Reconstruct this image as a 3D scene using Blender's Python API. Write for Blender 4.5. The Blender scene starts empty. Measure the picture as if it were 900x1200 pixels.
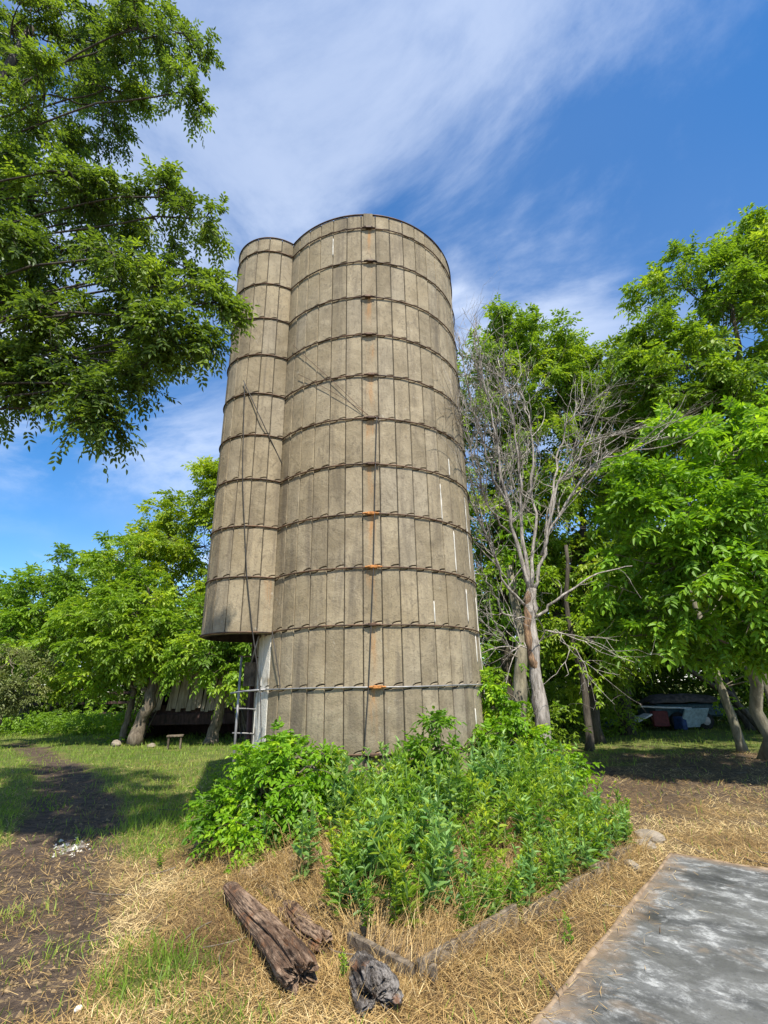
import bpy, math
import numpy as np
from mathutils import Vector, Matrix

scene = bpy.context.scene
COL = scene.collection
rad = math.radians

# ------------------------------------------------------------------ camera
cam_d = bpy.data.cameras.new('camera')
cam = bpy.data.objects.new('camera', cam_d); COL.objects.link(cam)
cam_d.sensor_fit = 'VERTICAL'; cam_d.sensor_height = 24.0
cam_d.lens = 24.0 * 576.0 / 1200.0
cam_d.clip_start = 0.05; cam_d.clip_end = 3000
PITCH, ROLL = rad(19.6), rad(1.2)
Fw = Vector((0, math.cos(PITCH), math.sin(PITCH)))
U0 = Vector((0, -math.sin(PITCH), math.cos(PITCH))); R0 = Vector((1, 0, 0))
Rt = R0 * math.cos(ROLL) - U0 * math.sin(ROLL); Up = U0 * math.cos(ROLL) + R0 * math.sin(ROLL)
M3 = Matrix((Rt, Up, -Fw)).transposed()
cam.matrix_world = Matrix.Translation((0, 0, 1.6)) @ M3.to_4x4()
scene.camera = cam

# ------------------------------------------------------------------ sun, sky, exposure
SUN_EL, SUN_AZ = rad(60), rad(164)          # azimuth clockwise from +Y: behind the camera, to the right
to_sun = Vector((math.sin(SUN_AZ) * math.cos(SUN_EL), math.cos(SUN_AZ) * math.cos(SUN_EL), math.sin(SUN_EL)))
sun_d = bpy.data.lights.new('sun', 'SUN'); sun = bpy.data.objects.new('sun', sun_d); COL.objects.link(sun)
sun_d.energy = 5.0; sun_d.angle = rad(0.8); sun_d.color = (1.0, 0.94, 0.84)
sun.rotation_euler = to_sun.to_track_quat('Z', 'Y').to_euler()
sun.location = (20, -20, 40)

world = bpy.data.worlds.new('World'); scene.world = world; world.use_nodes = True
def build_world():
    nt = world.node_tree; nt.nodes.clear()
    n = lambda t: nt.nodes.new(t); L = nt.links.new
    out = n('ShaderNodeOutputWorld'); bg = n('ShaderNodeBackground'); bg.inputs['Strength'].default_value = 0.108
    sky = n('ShaderNodeTexSky'); sky.sky_type = 'NISHITA'; sky.sun_disc = False
    sky.sun_elevation = SUN_EL; sky.sun_rotation = SUN_AZ
    sky.altitude = 300; sky.air_density = 1.0; sky.dust_density = 0.25; sky.ozone_density = 4.0
    hs = n('ShaderNodeHueSaturation'); hs.inputs['Saturation'].default_value = 1.32; hs.inputs['Value'].default_value = 1.15
    L(sky.outputs[0], hs.inputs['Color'])
    tc = n('ShaderNodeTexCoord'); sep = n('ShaderNodeSeparateXYZ'); L(tc.outputs['Generated'], sep.inputs[0])
    add = n('ShaderNodeMath'); add.operation = 'MAXIMUM'; L(sep.outputs['Z'], add.inputs[0]); add.inputs[1].default_value = 0.0
    ad2 = n('ShaderNodeMath'); ad2.operation = 'ADD'; L(add.outputs[0], ad2.inputs[0]); ad2.inputs[1].default_value = 0.22
    dx = n('ShaderNodeMath'); dx.operation = 'DIVIDE'; L(sep.outputs['X'], dx.inputs[0]); L(ad2.outputs[0], dx.inputs[1])
    dy = n('ShaderNodeMath'); dy.operation = 'DIVIDE'; L(sep.outputs['Y'], dy.inputs[0]); L(ad2.outputs[0], dy.inputs[1])
    cb = n('ShaderNodeCombineXYZ'); L(dx.outputs[0], cb.inputs[0]); L(dy.outputs[0], cb.inputs[1]); cb.inputs[2].default_value = 3.7
    def noise(scale, detail, dist, rough, loc, sx=1.0, rot=0.0):
        mp = n('ShaderNodeMapping'); L(cb.outputs[0], mp.inputs[0]); mp.inputs['Location'].default_value = loc
        mp.inputs['Scale'].default_value = (sx, 1, 1); mp.inputs['Rotation'].default_value = (0, 0, rot)
        t = n('ShaderNodeTexNoise'); L(mp.outputs[0], t.inputs['Vector'])
        t.inputs['Scale'].default_value = scale; t.inputs['Detail'].default_value = detail
        t.inputs['Roughness'].default_value = rough; t.inputs['Distortion'].default_value = dist
        return t.outputs[0]
    def ramp(src, a, b):
        m = n('ShaderNodeMapRange'); m.interpolation_type = 'SMOOTHSTEP'; L(src, m.inputs[0])
        m.inputs[1].default_value = a; m.inputs[2].default_value = b; return m.outputs[0]
    OFF = (6.4, 2.2)
    big = ramp(noise(0.75, 4, 0.25, 0.5, (1.3 + OFF[0], 0.4 + OFF[1], 0)), 0.36, 0.68)
    wis = ramp(noise(1.9, 12, 0.4, 0.62, (4.2 + OFF[0], 2.2 + OFF[1], 0), 0.8, 0.7), 0.38, 0.64)
    veil = ramp(noise(0.5, 3, 0.2, 0.5, (7.7 + OFF[0], 3.1 + OFF[1], 1)), 0.30, 0.66)
    puff = ramp(noise(1.35, 8, 0.25, 0.55, (2.9 + OFF[1], 8.4 + OFF[0], 2)), 0.53, 0.66)
    mul = n('ShaderNodeMath'); mul.operation = 'MULTIPLY'; L(big, mul.inputs[0]); L(wis, mul.inputs[1])
    v2 = n('ShaderNodeMath'); v2.operation = 'MULTIPLY_ADD'; L(veil, v2.inputs[0]); v2.inputs[1].default_value = 0.34; L(mul.outputs[0], v2.inputs[2])
    v3 = n('ShaderNodeMath'); v3.operation = 'MULTIPLY_ADD'; L(puff, v3.inputs[0]); v3.inputs[1].default_value = 0.72; L(v2.outputs[0], v3.inputs[2])
    sc = n('ShaderNodeMath'); sc.operation = 'MULTIPLY'; sc.use_clamp = True; L(v3.outputs[0], sc.inputs[0]); sc.inputs[1].default_value = 0.47
    mix = n('ShaderNodeMix'); mix.data_type = 'RGBA'; L(sc.outputs[0], mix.inputs[0]); L(hs.outputs[0], mix.inputs[6])
    mix.inputs[7].default_value = (5.8, 6.3, 7.2, 1)
    L(mix.outputs[2], bg.inputs['Color']); L(bg.outputs[0], out.inputs[0])
build_world()
vs = scene.view_settings
vs.view_transform = 'Standard'; vs.look = 'None'; vs.exposure = 0.80; vs.gamma = 1.0; vs.use_curve_mapping = False
scene.cycles.max_bounces = 6; scene.cycles.diffuse_bounces = 3; scene.cycles.transmission_bounces = 4
scene.cycles.use_denoising = True

# ------------------------------------------------------------------ helpers
def tag(o, label=None, cat=None, group=None, kind=None):
    if label: o['label'] = label
    if cat: o['category'] = cat
    if group: o['group'] = group
    if kind: o['kind'] = kind
    return o

def empty(name, loc=(0, 0, 0), parent=None):
    o = bpy.data.objects.new(name, None); COL.objects.link(o); o.location = loc
    o.empty_display_size = 0.2
    if parent: o.parent = parent
    return o

class MB:
    """collects vertices and faces (triangles and quads) with one float per vertex"""
    def __init__(s): s.v = []; s.q = []; s.t = []; s.a = []; s.n = 0
    def add(s, v, quads=None, tris=None, tint=0.5):
        v = np.asarray(v, float).reshape(-1, 3)
        s.v.append(v); s.a.append(np.broadcast_to(np.asarray(tint, float), (len(v),)) if np.ndim(tint) == 0 else np.asarray(tint, float))
        if quads is not None and len(quads): s.q.append(np.asarray(quads, np.int64).reshape(-1, 4) + s.n)
        if tris is not None and len(tris): s.t.append(np.asarray(tris, np.int64).reshape(-1, 3) + s.n)
        s.n += len(v); return s
    def mesh(s, name, mat, smooth=False):
        v = np.concatenate(s.v); a = np.concatenate(s.a)
        q = np.concatenate(s.q) if s.q else np.zeros((0, 4), np.int64)
        t = np.concatenate(s.t) if s.t else np.zeros((0, 3), np.int64)
        me = bpy.data.meshes.new(name)
        me.vertices.add(len(v)); me.vertices.foreach_set('co', v.astype(np.float32).ravel())
        loops = np.concatenate([q.ravel(), t.ravel()]).astype(np.int32)
        me.loops.add(len(loops)); me.loops.foreach_set('vertex_index', loops)
        starts = np.concatenate([np.arange(len(q)) * 4, len(q) * 4 + np.arange(len(t)) * 3]).astype(np.int32)
        me.polygons.add(len(starts)); me.polygons.foreach_set('loop_start', starts)
        at = me.attributes.new('tint', 'FLOAT', 'POINT'); at.data.foreach_set('value', a.astype(np.float32))
        me.update(calc_edges=True); me.validate()
        me.polygons.foreach_set('use_smooth', np.full(len(me.polygons), smooth))
        if mat: me.materials.append(mat)
        return me
    def build(s, name, mat, parent=None, smooth=False):
        o = bpy.data.objects.new(name, s.mesh(name, mat, smooth)); COL.objects.link(o)
        if parent: o.parent = parent
        return o

def link(name, me, parent=None):
    o = bpy.data.objects.new(name, me); COL.objects.link(o)
    if parent: o.parent = parent
    return o

def norm(v):
    v = np.asarray(v, float); return v / (np.linalg.norm(v, axis=-1, keepdims=True) + 1e-9)

def tubes(mb, P, R, sides=5, tint=0.5, cap=True):
    """P (n,k,3) centre lines, R (n,k) radii"""
    P = np.asarray(P, float); R = np.asarray(R, float)
    if P.ndim == 2: P = P[None]; R = R[None]
    n, k = P.shape[:2]
    T = norm(np.gradient(P, axis=1))
    ref = np.where(np.abs(T[:, :1, 2:3]) > 0.9, np.array([1.0, 0, 0]), np.array([0, 0, 1.0]))
    ref = np.broadcast_to(ref, T.shape)
    A = norm(np.cross(T, ref)); B = np.cross(T, A)
    an = np.arange(sides) * 2 * np.pi / sides
    V = P[:, :, None] + R[:, :, None, None] * (np.cos(an)[:, None] * A[:, :, None] + np.sin(an)[:, None] * B[:, :, None])
    idx = np.arange(n * k * sides).reshape(n, k, sides)
    q = np.stack([idx[:, :-1], np.roll(idx, -1, 2)[:, :-1], np.roll(idx, -1, 2)[:, 1:], idx[:, 1:]], -1).reshape(-1, 4)
    tr = []
    if cap:
        for j in range(1, sides - 1):
            tr.append(np.stack([idx[:, 0, 0], idx[:, 0, j + 1], idx[:, 0, j]], -1)); tr.append(np.stack([idx[:, -1, 0], idx[:, -1, j], idx[:, -1, j + 1]], -1))
    tt = np.repeat(np.broadcast_to(np.asarray(tint, float), (n,)), k * sides)
    mb.add(V.reshape(-1, 3), q, np.concatenate(tr) if tr else None, tt)
    return mb

def bezier(a, b, c, k):
    t = np.linspace(0, 1, k)[None, :, None]
    a, b, c = (np.asarray(x, float)[:, None] for x in (a, b, c))
    return (1 - t) ** 2 * a + 2 * t * (1 - t) * b + t * t * c

def box(mb, c, s, rz=0.0, tint=0.5, axes=None, bev=0.0):
    """box with optional chamfer: centre c, size s"""
    h = np.array(s, float) / 2
    sg = np.array([[x, y, z] for x in (-1, 1) for y in (-1, 1) for z in (-1, 1)], float)
    if axes is None:
        cz, sz = math.cos(rz), math.sin(rz); axes = np.array([[cz, sz, 0], [-sz, cz, 0], [0, 0, 1]])
    axes = np.asarray(axes, float)
    if bev <= 0:
        v = (sg * h) @ axes + np.array(c)
        mb.add(v, [[0, 1, 3, 2], [4, 6, 7, 5], [0, 4, 5, 1], [2, 3, 7, 6], [0, 2, 6, 4], [1, 5, 7, 3]], None, tint); return mb
    V = []
    for s8 in sg:
        for ax in range(3):
            p = s8 * (h - bev); p[ax] = s8[ax] * h[ax]; V.append(p)
    V = np.array(V)
    def i(x, y, z, ax): return ((x * 2 + y) * 2 + z) * 3 + ax
    Q = []
    for ax in range(3):
        for sv in (0, 1):
            o = [a for a in range(3) if a != ax]
            loop = []
            for (u, w) in ((0, 0), (1, 0), (1, 1), (0, 1)):
                k = [0, 0, 0]; k[ax] = sv; k[o[0]] = u; k[o[1]] = w; loop.append(i(*k, ax))
            Q.append(loop)
    for ax in range(3):
        o = [a for a in range(3) if a != ax]
        for u in (0, 1):
            for w in (0, 1):
                k0 = [0, 0, 0]; k0[o[0]] = u; k0[o[1]] = w; k1 = list(k0); k1[ax] = 1
                Q.append([i(*k0, o[0]), i(*k1, o[0]), i(*k1, o[1]), i(*k0, o[1])])
    T = [[((a * 2 + b) * 2 + c_) * 3 + j for j in range(3)] for a in (0, 1) for b in (0, 1) for c_ in (0, 1)]
    mb.add(V @ axes + np.array(c), Q, T, tint); return mb

def lattice(ix, iy, seed):
    h = (ix * 374761393 + iy * 668265263 + seed * 1442695041) & 0x7fffffff
    h = ((h ^ (h >> 13)) * 1274126177) & 0x7fffffff
    return ((h ^ (h >> 16)) & 0xffff) / 65535.0
def vnoise(x, y, s=1.0, seed=0):
    x = np.asarray(x, float) * s; y = np.asarray(y, float) * s
    ix = np.floor(x).astype(np.int64); iy = np.floor(y).astype(np.int64)
    fx = x - ix; fy = y - iy; fx = fx * fx * (3 - 2 * fx); fy = fy * fy * (3 - 2 * fy)
    return (lattice(ix, iy, seed) * (1 - fx) + lattice(ix + 1, iy, seed) * fx) * (1 - fy) + (lattice(ix, iy + 1, seed) * (1 - fx) + lattice(ix + 1, iy + 1, seed) * fx) * fy
def fbm(x, y, s=1.0, seed=0, o=4):
    return sum(vnoise(x, y, s * 2 ** i, seed + i) * 0.5 ** i for i in range(o)) / sum(0.5 ** i for i in range(o))
def sstep(x, a, b):
    t = np.clip((np.asarray(x, float) - a) / (b - a), 0, 1); return t * t * (3 - 2 * t)

# ------------------------------------------------------------------ materials
class NT:
    def __init__(s, name):
        s.m = bpy.data.materials.new(name); s.m.use_nodes = True; s.t = s.m.node_tree; s.t.nodes.clear()
        s.out = s.t.nodes.new('ShaderNodeOutputMaterial'); s._pos = None
    def n(s, k): return s.t.nodes.new(k)
    def L(s, a, b): s.t.links.new(a, b)
    def pos(s, kind='Position'):
        if kind == 'Position':
            if s._pos is None: s._pos = s.n('ShaderNodeNewGeometry').outputs['Position']
            return s._pos
        return s.n('ShaderNodeTexCoord').outputs[kind]
    def noise(s, scale, detail=4, rough=0.55, dist=0, sc=(1, 1, 1), src=None, loc=(0, 0, 0)):
        mp = s.n('ShaderNodeMapping'); s.L(src or s.pos(), mp.inputs[0]); mp.inputs['Scale'].default_value = sc; mp.inputs['Location'].default_value = loc
        t = s.n('ShaderNodeTexNoise'); s.L(mp.outputs[0], t.inputs['Vector'])
        t.inputs['Scale'].default_value = scale; t.inputs['Detail'].default_value = detail; t.inputs['Roughness'].default_value = rough; t.inputs['Distortion'].default_value = dist
        return t.outputs[0]
    def rng(s, src, a, b, c=0.0, d=1.0):
        m = s.n('ShaderNodeMapRange'); m.interpolation_type = 'SMOOTHSTEP'; s.L(src, m.inputs[0])
        for i, x in enumerate((a, b, c, d)): m.inputs[i + 1].default_value = x
        return m.outputs[0]
    def math(s, op, a, b):
        m = s.n('ShaderNodeMath'); m.operation = op
        for i, x in enumerate((a, b)):
            if isinstance(x, (int, float)): m.inputs[i].default_value = x
            else: s.L(x, m.inputs[i])
        return m.outputs[0]
    def mix(s, fac, a, b, blend='MIX'):
        m = s.n('ShaderNodeMix'); m.data_type = 'RGBA'; m.blend_type = blend
        for sock, x in ((m.inputs[0], fac), (m.inputs[6], a), (m.inputs[7], b)):
            if isinstance(x, (int, float)): sock.default_value = x
            elif isinstance(x, tuple): sock.default_value = (*x, 1)
            else: s.L(x, sock)
        return m.outputs[2]
    def attr(s, name):
        a = s.n('ShaderNodeAttribute'); a.attribute_name = name; return a.outputs['Fac']
    def orand(s): return s.n('ShaderNodeObjectInfo').outputs['Random']
    def bump(s, h, strength=0.4, dist=0.02):
        b = s.n('ShaderNodeBump'); b.inputs['Strength'].default_value = strength; b.inputs['Distance'].default_value = dist; s.L(h, b.inputs['Height']); return b.outputs[0]
    def pbsdf(s, col, rough=0.8, metal=0.0, nrm=None, spec=0.3):
        p = s.n('ShaderNodeBsdfPrincipled')
        for sock, x in ((p.inputs['Base Color'], col), (p.inputs['Roughness'], rough), (p.inputs['Metallic'], metal), (p.inputs['Specular IOR Level'], spec)):
            if isinstance(x, (int, float)): sock.default_value = x
            elif isinstance(x, tuple): sock.default_value = (*x, 1)
            else: s.L(x, sock)
        if nrm: s.L(nrm, p.inputs['Normal'])
        return p.outputs[0]
    def done(s, sh): s.L(sh, s.out.inputs['Surface']); return s.m

def leaf_mat(name, dark, mid, light, trans=0.32, rough=0.5, tr_gain=1.6):
    N = NT(name); t = N.attr('tint')
    c = N.mix(N.rng(t, 0.0, 0.55), dark, mid); c = N.mix(N.rng(t, 0.55, 1.0), c, light)
    c = N.mix(N.rng(N.noise(7, 2), 0.35, 0.75, 0, 0.35), c, tuple(x * 0.72 for x in mid))
    c = N.mix(N.rng(N.orand(), 0.45, 1.0, 0, 0.45), c, N.mix(1.0, c, (1.75, 1.22, 0.75), 'MULTIPLY'))
    p = N.pbsdf(c, rough, spec=0.35)
    tr = N.n('ShaderNodeBsdfTranslucent'); N.L(N.mix(1.0, c, (tr_gain * 1.05, tr_gain, tr_gain * 0.45), 'MULTIPLY'), tr.inputs[0])
    ms = N.n('ShaderNodeMixShader'); ms.inputs[0].default_value = trans; N.L(p, ms.inputs[1]); N.L(tr.outputs[0], ms.inputs[2])
    return N.done(ms.outputs[0])

def bark_mat(name, a, b, scale=14, stretch=0.25):
    N = NT(name); f = N.noise(scale, 6, 0.65, 0.4, (1, 1, stretch)); g = N.noise(2.0, 3)
    c = N.mix(N.rng(f, 0.32, 0.68), a, b); c = N.mix(N.rng(g, 0.45, 0.75, 0, 0.5), c, tuple(0.55 * x for x in a))
    return N.done(N.pbsdf(c, 0.9, nrm=N.bump(f, 0.8, 0.03)))

def concrete(name, rust=0.0, white=0.0):
    N = NT(name)
    big = N.noise(0.55, 3, 0.5); med = N.noise(3.2, 5, 0.62, 0.4); fine = N.noise(38, 4, 0.7); strk = N.noise(5.0, 6, 0.62, 0.5, (1, 1, 0.07))
    rnd = N.orand()
    scuf = N.noise(11, 6, 0.68, 1.6, (1, 1, 0.55), loc=(2, 5, 8))
    c = N.mix(N.rng(med, 0.32, 0.68), (0.255, 0.206, 0.132), (0.370, 0.306, 0.204))
    c = N.mix(N.rng(rnd, 0.60, 1.0, 0, 0.40), c, (0.290, 0.258, 0.200))
    c = N.mix(N.rng(big, 0.45, 0.7, 0, 0.45), c, (0.345, 0.272, 0.158))
    c = N.mix(N.rng(scuf, 0.48, 0.70, 0, 0.70), c, (0.170, 0.138, 0.096))
    c = N.mix(N.rng(strk, 0.48, 0.70, 0, 0.72), c, (0.140, 0.115, 0.085))
    c = N.mix(N.rng(fine, 0.54, 0.72, 0, 0.45), c, (0.115, 0.096, 0.068))
    w = N.rng(N.noise(6, 5, 0.7, 1.2, (1, 1, 0.6), loc=(3, 9, 1)), 0.64, 0.73, 0, 0.7); c = N.mix(w, c, (0.46, 0.42, 0.34))
    val = N.rng(rnd, 0, 0.6, 0.75, 0.95)
    m = N.n('ShaderNodeVectorMath'); m.operation = 'SCALE'; N.L(c, m.inputs[0]); N.L(val, m.inputs[3]); c = m.outputs[0]
    if rust:
        ob = N.pos('Object'); sp = N.n('ShaderNodeSeparateXYZ'); N.L(ob, sp.inputs[0])
        grad = N.rng(sp.outputs['Z'], 0.0, 0.70)
        s = N.noise(13, 6, 0.7, 0.5, (1, 1, 0.10)); k = N.math('MULTIPLY', N.rng(s, 0.40, 0.68), N.math('MULTIPLY', grad, N.rng(N.noise(2.3, 3), 0.30, 0.55, 0.4, 1.0)))
        ay = N.math('ABSOLUTE', N.math('ADD', sp.outputs['Y'], N.math('MULTIPLY', N.math('SUBTRACT', N.noise(3, 4, 0.6), 0.5), 0.22)), 0.0)
        k = N.math('MULTIPLY', k, N.rng(ay, 0.015, 0.085, 1, 0))
        c = N.mix(N.math('MULTIPLY', k, rust), c, (0.36, 0.19, 0.075))
    if white:
        k = N.rng(N.noise(3.5, 5, 0.6, 0.8, (1, 1, 0.6)), 0.30, 0.52); c = N.mix(N.math('MULTIPLY', k, white), c, (0.64, 0.60, 0.51))
    h = N.math('ADD', N.math('MULTIPLY', med, 1.0), N.math('MULTIPLY', fine, 0.35))
    return N.done(N.pbsdf(c, 0.92, nrm=N.bump(h, 0.8, 0.022), spec=0.2))

def simple(name, col, rough=0.7, metal=0.0, var=0.35, scale=9, alt=None, bump=0.2):
    N = NT(name); f = N.noise(scale, 5, 0.62)
    c = N.mix(N.rng(f, 0.3, 0.7), tuple(x * (1 - var) for x in col), alt or tuple(min(1, x * (1 + var)) for x in col))
    return N.done(N.pbsdf(c, rough, metal, N.bump(f, bump, 0.01)))

M = {}
M['concrete'] = concrete('weathered_concrete')
M['concrete_rust'] = concrete('rust_streaked_concrete', rust=0.95)
M['concrete_white'] = concrete('whitewashed_concrete', white=0.95)
M['mortar'] = simple('dark_joint_mortar', (0.05, 0.041, 0.032), 0.95)
M['white_mortar'] = simple('white_mortar', (0.62, 0.59, 0.52), 0.9, var=0.2)
M['hoop'] = simple('dark_rusty_steel', (0.075, 0.052, 0.040), 0.6, 0.3, 0.45, 5, (0.15, 0.085, 0.05))
M['galv'] = simple('grey_galvanised_steel', (0.30, 0.29, 0.28), 0.5, 0.5, 0.3, 6)
M['rust'] = simple('orange_rust', (0.40, 0.17, 0.05), 0.85, 0.1, 0.45, 25)
M['wire'] = simple('dark_wire', (0.05, 0.045, 0.04), 0.6)
M['bark'] = bark_mat('grey_brown_bark', (0.085, 0.065, 0.046), (0.20, 0.165, 0.12))
M['bark_dark'] = bark_mat('dark_bark', (0.04, 0.032, 0.025), (0.10, 0.085, 0.065))
M['bark_pale'] = bark_mat('pale_bark', (0.15, 0.135, 0.09), (0.29, 0.26, 0.185))
M['dead'] = bark_mat('bleached_dead_wood', (0.15, 0.13, 0.105), (0.48, 0.43, 0.375), 24, 0.18)
M['dead_brown'] = bark_mat('peeled_orange_wood', (0.075, 0.048, 0.033), (0.36, 0.225, 0.125), 26, 0.16)
def log_mat(name, dark, mid, hi):
    N = NT(name); o = N.pos('Object'); f = N.noise(42, 6, 0.7, 0.4, (.07, 1, 1), o); g = N.noise(6, 6, 0.65, 0.8, (.6, 1, 1), o); h = N.noise(90, 4, 0.65, 0, (.12, 1, 1), o)
    c = N.mix(N.rng(f, 0.36, 0.62), dark, mid); c = N.mix(N.math('MULTIPLY', N.rng(g, 0.42, 0.60), N.rng(h, 0.32, 0.62)), c, hi); c = N.mix(N.rng(N.noise(9, 5, 0.6, 0.5, (.7, 1, 1), o, (5, 1, 2)), 0.55, 0.68, 0, .8), c, (0.20, 0.095, 0.045))
    return N.done(N.pbsdf(c, 0.9, nrm=N.bump(N.math('ADD', f, N.math('MULTIPLY', h, .4)), 1.0, 0.02), spec=.15))
M['log'] = log_mat('rotting_log_wood', (0.030, 0.020, 0.015), (0.125, 0.075, 0.047), (0.31, 0.215, 0.145))
M['char'] = log_mat('charred_log_wood', (0.016, 0.014, 0.013), (0.058, 0.047, 0.040), (0.25, 0.225, 0.20))
M['board'] = bark_mat('weathered_board', (0.07, 0.054, 0.038), (0.22, 0.175, 0.125), 18, 0.5)
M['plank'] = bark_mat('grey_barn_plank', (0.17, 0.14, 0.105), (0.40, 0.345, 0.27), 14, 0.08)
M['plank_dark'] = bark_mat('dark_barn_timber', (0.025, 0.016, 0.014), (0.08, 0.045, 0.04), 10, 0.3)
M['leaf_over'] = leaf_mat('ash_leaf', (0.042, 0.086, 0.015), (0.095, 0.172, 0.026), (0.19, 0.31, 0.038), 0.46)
M['leaf_near'] = leaf_mat('walnut_leaf', (0.076, 0.168, 0.011), (0.172, 0.332, 0.018), (0.332, 0.500, 0.034), 0.42)
M['leaf_mid'] = leaf_mat('elm_leaf', (0.074, 0.141, 0.011), (0.172, 0.288, 0.020), (0.345, 0.446, 0.039), 0.42)
M['leaf_left'] = leaf_mat('mulberry_leaf', (0.076, 0.152, 0.011), (0.179, 0.309, 0.020), (0.345, 0.467, 0.039), 0.42)
M['leaf_olive'] = leaf_mat('olive_leaf', (0.09, 0.115, 0.03), (0.17, 0.205, 0.055), (0.28, 0.30, 0.10), 0.25)
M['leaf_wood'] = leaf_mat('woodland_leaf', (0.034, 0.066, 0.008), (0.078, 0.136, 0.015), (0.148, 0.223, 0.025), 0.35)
M['leaf_shrub'] = leaf_mat('shrub_leaf', (0.068, 0.160, 0.008), (0.160, 0.325, 0.012), (0.365, 0.524, 0.020), 0.42)
M['leaf_weed'] = leaf_mat('weed_leaf', (0.080, 0.170, 0.020), (0.177, 0.320, 0.030), (0.376, 0.504, 0.040), 0.40)
M['leaf_blue'] = leaf_mat('blue_green_weed_leaf', (0.080, 0.18, 0.055), (0.165, 0.32, 0.09), (0.29, 0.45, 0.12), 0.36)
M['stem'] = simple('green_stem', (0.12, 0.20, 0.05), 0.6)
M['grass'] = leaf_mat('green_grass_blade', (0.08, 0.15, 0.015), (0.19, 0.30, 0.03), (0.40, 0.46, 0.09), 0.36, 0.55)
def straw_mat():
    N = NT('dry_straw'); t = N.attr('tint')
    c = N.mix(N.rng(t, 0.0, 0.5), (0.15, 0.085, 0.035), (0.45, 0.295, 0.110)); c = N.mix(N.rng(t, 0.5, 1.0), c, (0.74, 0.57, 0.29))
    p = N.pbsdf(c, 0.65, spec=0.25); tr = N.n('ShaderNodeBsdfTranslucent'); N.L(c, tr.inputs[0])
    ms = N.n('ShaderNodeMixShader'); ms.inputs[0].default_value = 0.18; N.L(p, ms.inputs[1]); N.L(tr.outputs[0], ms.inputs[2])
    return N.done(ms.outputs[0])
M['straw'] = straw_mat()
def ground_mat():
    N = NT('ground_soil_grass')
    f1 = N.noise(9, 6, 0.65); f2 = N.noise(60, 4, 0.7); f3 = N.noise(2.2, 4, 0.55, 0.4)
    soil = N.mix(N.rng(f1, 0.3, 0.7), (0.060, 0.043, 0.032), (0.150, 0.108, 0.077))
    soil = N.mix(N.rng(f2, 0.55, 0.75, 0, 0.6), soil, (0.20, 0.155, 0.11))
    strw = N.mix(N.rng(N.noise(110, 5, 0.75), 0.38, 0.62), (0.085, 0.055, 0.028), (0.38, 0.265, 0.12)); strw = N.mix(N.rng(f3, 0.45, 0.7, 0, 0.5), strw, (0.22, 0.16, 0.09))
    gr = N.mix(N.rng(f2, 0.3, 0.7), (0.05, 0.085, 0.018), (0.16, 0.19, 0.045)); gr = N.mix(N.rng(f3, 0.42, 0.7, 0, 0.6), gr, (0.24, 0.21, 0.07))
    c = N.mix(N.rng(N.attr('straw'), 0.25, 0.75), soil, strw)
    c = N.mix(N.rng(N.attr('green'), 0.25, 0.75), c, gr)
    pat = N.rng(N.math('ADD', N.attr('chalk'), N.math('MULTIPLY', N.math('SUBTRACT', f1, 0.5), 1.4)), 0.5, 0.75)
    c = N.mix(pat, c, (0.46, 0.43, 0.40))
    return N.done(N.pbsdf(c, 0.95, nrm=N.bump(N.math('ADD', f1, N.math('MULTIPLY', f2, 0.6)), 1.0, 0.07), spec=0.15))
M['ground'] = ground_mat()
M['bedsoil'] = simple('bed_soil', (0.09, 0.064, 0.04), 0.95, var=0.5, scale=20, alt=(0.30, 0.21, 0.11), bump=0.7)
M['stone'] = simple('grey_stone', (0.22, 0.185, 0.14), 0.9, var=0.3, scale=12, bump=0.5)
def slab_mat():
    N = NT('weathered_grey_sheet')
    o = N.pos('Object')
    a = N.noise(2.3, 12, 0.72, 0.35, (1.0, 1.35, 1), o); b = N.noise(1.1, 5, 0.55, 0.8, (1, 1.6, 1), o, (4, 2, 0)); f = N.noise(45, 8, 0.75, 0.5, src=o); g = N.noise(7.5, 12, 0.76, 0.45, (1, 1.4, 1), o, (1, 6, 0))
    c = N.mix(N.rng(b, 0.36, 0.66), (0.045, 0.046, 0.045), (0.118, 0.118, 0.110))
    c = N.mix(N.rng(a, 0.40, 0.74, 0, 0.80), c, (0.168, 0.172, 0.166))
    c = N.mix(N.math('MULTIPLY', N.rng(g, 0.46, 0.66), N.rng(a, 0.40, 0.60)), c, (0.37, 0.375, 0.36))
    c = N.mix(N.rng(f, 0.50, 0.68, 0, 0.60), c, (0.055, 0.055, 0.054))
    c = N.mix(N.rng(N.noise(3.2, 5, 0.6, 1.0, src=o, loc=(8, 3, 0)), 0.56, 0.72, 0, 0.45), c, (0.25, 0.19, 0.13))
    sp = N.n('ShaderNodeSeparateXYZ'); N.L(o, sp.inputs[0])
    wob = N.math('MULTIPLY', N.math('SUBTRACT', N.noise(4, 6, 0.7, 0.8, src=o), 0.5), 0.75)
    ex = N.math('ADD', sp.outputs['X'], wob); e1 = N.rng(ex, -0.02, 0.22, 1, 0)
    ey = N.math('ADD', sp.outputs['Y'], N.math('MULTIPLY', wob, 0.3)); e2 = N.rng(ey, -0.14, -0.02)
    e = N.math('MULTIPLY', N.math('MAXIMUM', e1, N.math('MULTIPLY', e2, 0.7)), 0.62)
    c = N.mix(e, c, (0.22, 0.15, 0.09))
    r = N.rng(a, 0.3, 0.7, 0.38, 0.75)
    return N.done(N.pbsdf(c, r, nrm=N.bump(N.math('ADD', a, N.math('MULTIPLY', f, 0.25)), 0.25, 0.02), spec=0.35))
M['slab'] = slab_mat()
M['slab_rim'] = simple('brown_rim', (0.21, 0.14, 0.08), 0.85, var=0.35, scale=8, alt=(0.29, 0.21, 0.135))
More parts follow.
